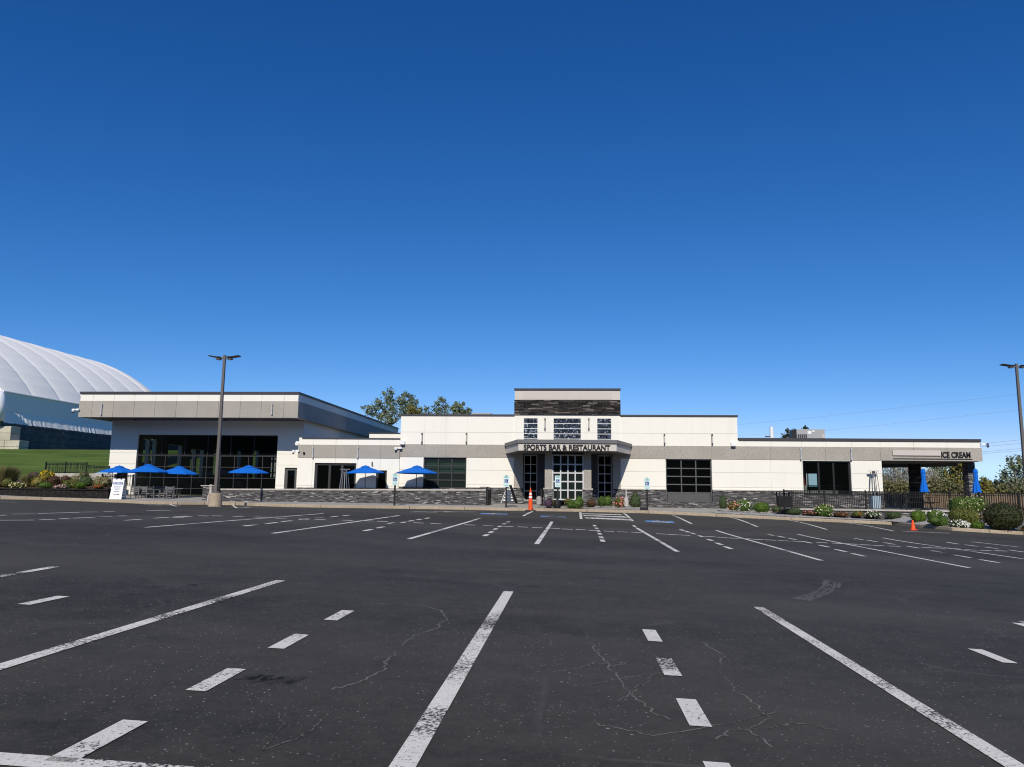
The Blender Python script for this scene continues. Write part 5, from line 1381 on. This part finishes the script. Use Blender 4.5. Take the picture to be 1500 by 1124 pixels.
# picnic table
b = Vector((X(1342, 740, 45.4), 45.4, .42)); o = thing('picnic_table', b, 'black picnic table with two benches under the pavilion edge', 'picnic table')
def pt_(name, q):
    m = MB()
    for k in q: m.box(*k)
    ob = m.build(name, 'wood_dark'); ob.parent = o
pt_('table_top', [(-.8, .8, -.36 + .15 * k, -.23 + .15 * k, .70, .74) for k in range(5)])
for s in (-1, 1):
    pt_('bench', [(-.9, .9, s * .70 - .13, s * .70 - .01, .42, .46), (-.9, .9, s * .70 + .01, s * .70 + .13, .42, .46)])
    m = MB(); m.tube((s * .6, -.62, 0), (s * .6, -.2, .70), .04, .04, 6).tube((s * .6, .62, 0), (s * .6, .2, .70), .04, .04, 6).tube((s * .6, -.8, .40), (s * .6, .8, .40), .035, .035, 6); ob = m.build('leg', 'wood_dark'); ob.parent = o
# ice cream counter inside the window
b = Vector((X(1210, 722, 48.4), 48.4, FLOOR)); o = thing('display_counter', b, 'glass topped white ice cream counter inside the right hand window', 'counter')
x0, x1 = rx(1183, 1238.5, 718, 48.4)
MB().box(x0, x1, 48.4, 49.3, FLOOR, Z(1210, 718.5, 48.4)).build('cabinet', 'plastic_white', o)
MB().box(x0, x1, 48.42, 48.43, Z(1210, 718.5, 48.4), Z(1210, 711.8, 48.4)).build('glass_front', 'glass_case', o)
MB().box(x0, x1, 48.43, 49.3, Z(1210, 711.8, 48.4), Z(1210, 711.2, 48.4)).build('top', 'pale_frame', o)
b = W(1178.5, 716, 47.2); o = thing('vending_bin', (b.x, 47.2, FLOOR), 'red and white container just inside the ice cream window', 'container')
MB().box(b.x - .12, b.x + .12, 47.1, 47.35, FLOOR, Z(1178, 711, 47.2)).build('body', 'plastic_white', o)
MB().lathe((b.x, 47.22, Z(1178, 711, 47.2)), [(.11, 0), (.08, .25), (.03, .5)], 12).build('top', 'red_plastic', o)

# ---------------------------------------------------------------- trees
def tree(label, Y, trunk_px, blobs, leaf, size, dens, bark='bark', name='deciduous_tree', group='trees behind the buildings', zb=0, rt=.08, ydepth=.8, twigs=0, spread=1.7):
    bx = X(trunk_px[0], trunk_px[1], Y); o = thing(name, (bx, Y, zb), label, 'tree', group)
    cr = MB(); tk = MB(); top = None
    cs_ = []
    for (x, y, r) in blobs:
        c = W(x, y, Y); rr = r * Y / F; c.y += random.uniform(-1, 1) * ydepth; cs_.append((c, rr))
        n = int(dens * rr * rr / (size * size) * 52)
        for _ in range(n):
            d = Vector((random.gauss(0, 1), random.gauss(0, 1), random.gauss(0, 1))).normalized() * (random.random() ** .45) * rr
            k = .75 + .25 * math.sin(d.x * 5 / rr + d.z * 3 / rr)
            cr.leaf(c + d * random.uniform(.8, 1.1) * (k + .15) + Vector((random.gauss(0, .22), random.gauss(0, .22), random.gauss(0, .22))) * rr * spread, size * random.uniform(.6, 1.35))
    cr.build('crown', leaf, o)
    lowest = min(c.z for c, _ in cs_); fork = Vector((bx, Y, max(zb + 1.0, lowest - .6)))
    tk.tube((bx, Y, zb), fork, rt, rt * .7, 8)
    for c, rr in cs_:
        m = fork.lerp(c, .5) + Vector((random.uniform(-.3, .3), random.uniform(-.3, .3), .2)); tk.tube(fork, m, rt * .45, rt * .28, 6); tk.tube(m, c + Vector((0, 0, rr * .6)), rt * .28, .02, 5)
        for _ in range(twigs):
            d = Vector((random.gauss(0, 1), random.gauss(0, 1), abs(random.gauss(0, 1)) + .3)).normalized() * rr * random.uniform(.6, 1.2); tk.tube(m.lerp(c, random.random()), c + d, .02, .006, 3)
    tk.build('trunk', bark, o)
    return o
tree('loose grey green poplar behind the roof left of the parapet step', 72, (572, 640),
     [(574, 577, 6.5), (566, 582, 5.5), (560, 576, 3.5), (572, 590, 8), (584, 586, 6), (592, 578, 6), (599, 581, 5.5), (590, 592, 8), (602, 592, 8), (556, 594, 7), (546, 598, 6), (552, 588, 4), (541, 600, 5), (532, 598, 3), (562, 603, 8), (578, 603, 8), (575, 615, 9), (592, 604, 9), (560, 612, 7), (606, 601, 7), (610, 589, 4), (545, 607, 6), (537, 604, 4)], 'leaf_tree', .20, .52)
tree('olive brown shrubby tree rising just above the parapet', 68, (606, 640), [(605, 601, 6), (612, 605, 5), (600, 606, 6), (610, 612, 7)], 'leaf_autumn', .18, 1.0)
tree('small wispy tree between the two poplars above the parapet', 74, (624, 640), [(616, 600, 3.5), (625, 600, 4.5), (627, 606, 5), (618, 607, 5), (621, 613, 7)], 'leaf_tree', .18, .5)
tree('thin grey green poplar behind the restaurant parapet', 74, (645, 640), [(646, 585, 4), (650, 588, 5), (641, 592, 5), (652, 597, 6), (645, 602, 6), (637, 601, 5), (640, 609, 7), (654, 608, 7)], 'leaf_tree', .19, .45)
tree('bushy grey green tree nearest the parapet roof hatch', 73, (668, 640), [(666, 592, 5), (672, 595, 5), (678, 591, 3), (664, 600, 6), (673, 603, 6.5), (680, 604, 4), (687, 601, 4), (686, 607, 5), (668, 610, 8)], 'leaf_tree', .19, .75)
tree('dark little tree behind the rooftop air conditioner', 70, (1160, 650), [(1157, 630, 3), (1161, 634, 4), (1155, 638, 4), (1150, 640, 4), (1163, 641, 5)], 'leaf_far', .14, .8)
tree('dark tree top peeking over the air conditioner', 71, (1181, 650), [(1181, 627, 3), (1178, 630, 3), (1184, 630, 3), (1181, 636, 5)], 'leaf_far', .14, .8)
def bare(label, x0, x1, yt, Y, n=260, mat='twig'):
    cx = (x0 + x1) / 2; bx = X(cx, 730, Y); hw = (X(x1, 700, Y) - X(x0, 700, Y)) / 2; zt_ = Z(cx, yt, Y); zb = -1.5
    o = thing('bare_tree', (bx, Y, zb), label, 'tree', 'trees beyond the pavilion')
    t = MB()
    for k in range(7):
        u = -.8 + 1.6 * k / 6; t.tube((bx + u * hw * .6, Y + random.uniform(-.5, .5), zb), (bx + u * hw, Y + random.uniform(-.8, .8), zt_ - random.uniform(0, 1.2)), .06, .015, 5)
    t.build('trunk', 'bark_pale', o)
    c = MB()
    for _ in range(n * 3):
        p = Vector((bx + random.uniform(-hw, hw), Y + random.uniform(-1.2, 1.2), zb + 1.5 + (zt_ - zb - 1.5) * random.random() ** .8))
        q = p + Vector((random.gauss(0, .28), random.gauss(0, .28), random.uniform(.2, .8))); c.blade(p, q, .018)
    c.build('twigs', mat, o)
bare('pale bare brush tree in the left part of the pavilion opening', 1288, 1312, 678, 63)
bare('grey bare brush tree left of the dark pavilion column', 1308, 1338, 676, 62)
bare('tangled bare tree right of the dark pavilion column', 1346, 1372, 690, 64)
TB = 'trees beyond the pavilion'
tree('green undergrowth bush in the left pavilion opening', 60, (1300, 730), [(1296, 708, 8), (1304, 714, 9), (1297, 720, 10), (1314, 716, 9), (1325, 713, 8), (1333, 718, 9), (1310, 722, 9), (1326, 722, 9)], 'leaf_mixed', .17, .8, group=TB, zb=-1.5, name='leafy_bush')
tree('mottled green tree behind the left pavilion opening', 66, (1320, 730), [(1325, 684, 9), (1316, 692, 8), (1332, 694, 8), (1306, 700, 8), (1322, 703, 10), (1335, 708, 8), (1318, 714, 10)], 'leaf_tree', .20, .42, group=TB, zb=-1.5, twigs=6, bark='bark_pale')
tree('grey green airy tree in the centre of the right pavilion opening', 66, (1380, 730), [(1368, 684, 9), (1380, 680, 9), (1393, 683, 9), (1374, 694, 9), (1388, 696, 10), (1362, 698, 8), (1378, 708, 10)], 'leaf_tree', .20, .6, group=TB, zb=-1.5, twigs=8, bark='bark_pale')
tree('yellow green tree beside the lit stone column', 63, (1405, 730), [(1402, 681, 8), (1411, 686, 8), (1400, 694, 9), (1409, 700, 9), (1398, 706, 9), (1411, 712, 9), (1402, 719, 10)], 'leaf_autumn', .18, .8, group=TB, zb=-1.5)
tree('brown green bush low in the right pavilion opening', 61, (1375, 730), [(1362, 710, 9), (1374, 714, 10), (1386, 712, 10), (1366, 721, 10), (1380, 722, 10), (1394, 720, 10), (1356, 718, 8)], 'leaf_mixed', .17, .9, group=TB, zb=-1.5, name='leafy_bush')
tree('small golden bush at the foot of the pavilion end', 66, (1440, 730), [(1436, 703, 4), (1438, 709, 6), (1444, 713, 6), (1436, 718, 7), (1446, 719, 6), (1452, 721, 5)], 'leaf_autumn', .17, .9, group=TB, zb=-1.5)
tree('airy grey green tree behind the right lamp post', 70, (1492, 730), [(1482, 676, 7), (1475, 684, 6), (1490, 683, 7), (1499, 674, 7), (1496, 690, 7), (1480, 694, 7), (1470, 699, 5), (1488, 703, 7), (1474, 706, 5), (1500, 703, 8), (1481, 712, 6), (1495, 714, 8), (1508, 684, 9), (1512, 698, 10), (1510, 712, 10)], 'leaf_tree', .21, .42, group=TB, zb=-1.5, twigs=8, bark='bark_pale')
tree('low olive bush under the airy tree at right', 66, (1470, 735), [(1464, 716, 6), (1474, 718, 7), (1485, 720, 7), (1496, 721, 7), (1458, 721, 5), (1508, 720, 8)], 'leaf_mixed', .17, .9, group=TB, zb=-1.5, name='leafy_bush')
# far wood on the horizon, one mass
mb = MB()
for k in range(60):
    x = 1380 + k * 5; c = W(x, 716 + random.uniform(-2, 3), 260); blob_leaves(mb, c, 4.5, 4, 2.6, 60, 1.5, .2)
o = mb.build('far_wood', 'leaf_far'); tag(o, 'distant dark line of trees on the horizon at right', 'wood', kind='stuff')

mb = MB()  # unseen trees added behind the camera so the windows reflect dark
for k in range(120):
    x = -170 + k * 2.9; hh = random.uniform(16, 21)
    yy = -62 + random.uniform(-4, 4); blob_leaves(mb, (x, yy, hh * .5 - 1), 3.6, 3, hh * .55, 90, 1.3, .25)
    k2 = core((x, yy, hh * .45 - 1), 3.3, 2.6, hh * .5); n = len(mb.v); mb.v += k2.v; mb.f += [tuple(i + n for i in f) for f in k2.f]
o = mb.build('wood', 'leaf_far'); tag(o, 'added row of unseen trees behind the camera, darkening the window reflections', 'wood', kind='stuff')
# ---------------------------------------------------------------- power lines
def wire(pts, Y, label, r=.03):
    m = MB(); g = [W(x, y, Y) for x, y in pts]
    for a, b in zip(g, g[1:]):
        n = 10
        for i in range(n): m.tube(a.lerp(b, i / n), a.lerp(b, (i + 1) / n), r, r, 4)
    o = m.build('power_line', 'wire'); tag(o, label, 'power line', 'overhead power lines')
wire([(1040, 626), (1085, 622.2), (1200, 611), (1490, 578), (1700, 552)], 110, 'thin power line, the topmost one crossing the sky at right', .014)
wire([(1050, 640), (1210, 630.6), (1300, 622), (1490, 601), (1700, 576)], 110, 'thin power line second from the top above the low roof', .014)
wire([(1380, 655), (1440, 650), (1500, 644), (1700, 622)], 140, 'upper cable of the near bundle right of the building end', .03)
wire([(1380, 659), (1445, 654), (1500, 649.6), (1700, 632)], 140, 'second cable of the bundle right of the building end', .03)
wire([(1380, 667), (1440, 662), (1500, 657), (1700, 638)], 140, 'third cable of the bundle right of the building end', .03)
wire([(1380, 669), (1440, 664.6), (1500, 660), (1700, 643)], 140, 'lowest cable of the bundle right of the building end', .03)

# ---------------------------------------------------------------- camera, light, sky
cam = bpy.data.cameras.new('camera'); co = bpy.data.objects.new('camera', cam); COL.objects.link(co); S.camera = co
cam.sensor_fit = 'HORIZONTAL'; cam.sensor_width = 36; cam.lens = 36 * F / 1500; cam.clip_end = 6000; cam.clip_start = .05
rot = Matrix((dX, dY, UP))                # rows map camera-space vectors to world
co.matrix_world = Matrix.Translation(CAM) @ rot.to_4x4()
SUN_EL, SUN_AZ = R(36), R(1.5)            # sun behind the camera, a touch to the left
sun = bpy.data.lights.new('sun', 'SUN'); so = bpy.data.objects.new('sun', sun); COL.objects.link(so)
sun.energy = 4.1; sun.angle = R(.53); sun.color = (1.0, .93, .82)
d = Vector((math.sin(SUN_AZ) * math.cos(SUN_EL), math.cos(SUN_AZ) * math.cos(SUN_EL), -math.sin(SUN_EL)))
so.rotation_euler = d.to_track_quat('-Z', 'Y').to_euler()
w = bpy.data.worlds.new('World'); S.world = w; w.use_nodes = True
nt = w.node_tree; bg = nt.nodes['Background']
sk = nt.nodes.new('ShaderNodeTexSky'); sk.sky_type = 'NISHITA'; sk.sun_disc = False
sk.sun_elevation = SUN_EL; sk.sun_rotation = math.pi + SUN_AZ; sk.altitude = 100; sk.air_density = .7; sk.dust_density = 0; sk.ozone_density = 9
# deeper, more saturated clear-sky blue: a per-channel response curve on the sky radiance
sep = nt.nodes.new('ShaderNodeSeparateColor'); cmb = nt.nodes.new('ShaderNodeCombineColor'); nt.links.new(sk.outputs[0], sep.inputs[0])
def mth(op, a, b):
    m = nt.nodes.new('ShaderNodeMath'); m.operation = op
    for i, v in enumerate((a, b)):
        if hasattr(v, 'links'): nt.links.new(v, m.inputs[i])
        else: m.inputs[i].default_value = v
    return m.outputs[0]
ch = [mth('MULTIPLY', mth('POWER', sep.outputs[i], p), k) for i, (p, k) in enumerate(((1.779, .57), (1.133, .89), (.889, 1.41)))]
ch[1] = mth('MINIMUM', ch[1], mth('MULTIPLY', ch[2], .80)); ch[0] = mth('MINIMUM', ch[0], mth('MULTIPLY', ch[1], .68))
for i in range(3): nt.links.new(ch[i], cmb.inputs[i])
nt.links.new(cmb.outputs[0], bg.inputs[0]); bg.inputs[1].default_value = .10
S.view_settings.view_transform = 'Standard'; S.view_settings.look = 'None'; S.view_settings.exposure = 0; S.view_settings.gamma = 1
S.cycles.use_denoising = True; S.cycles.denoiser = 'OPENIMAGEDENOISE'; S.cycles.denoising_input_passes = 'RGB_ALBEDO_NORMAL'; S.cycles.denoising_prefilter = 'ACCURATE'; S.cycles.use_adaptive_sampling = True; S.cycles.adaptive_threshold = .0025; S.cycles.adaptive_min_samples = 48; S.cycles.filter_width = 1.1; S.cycles.max_bounces = 6; S.cycles.transparent_max_bounces = 12; S.cycles.caustics_reflective = False; S.cycles.caustics_refractive = False
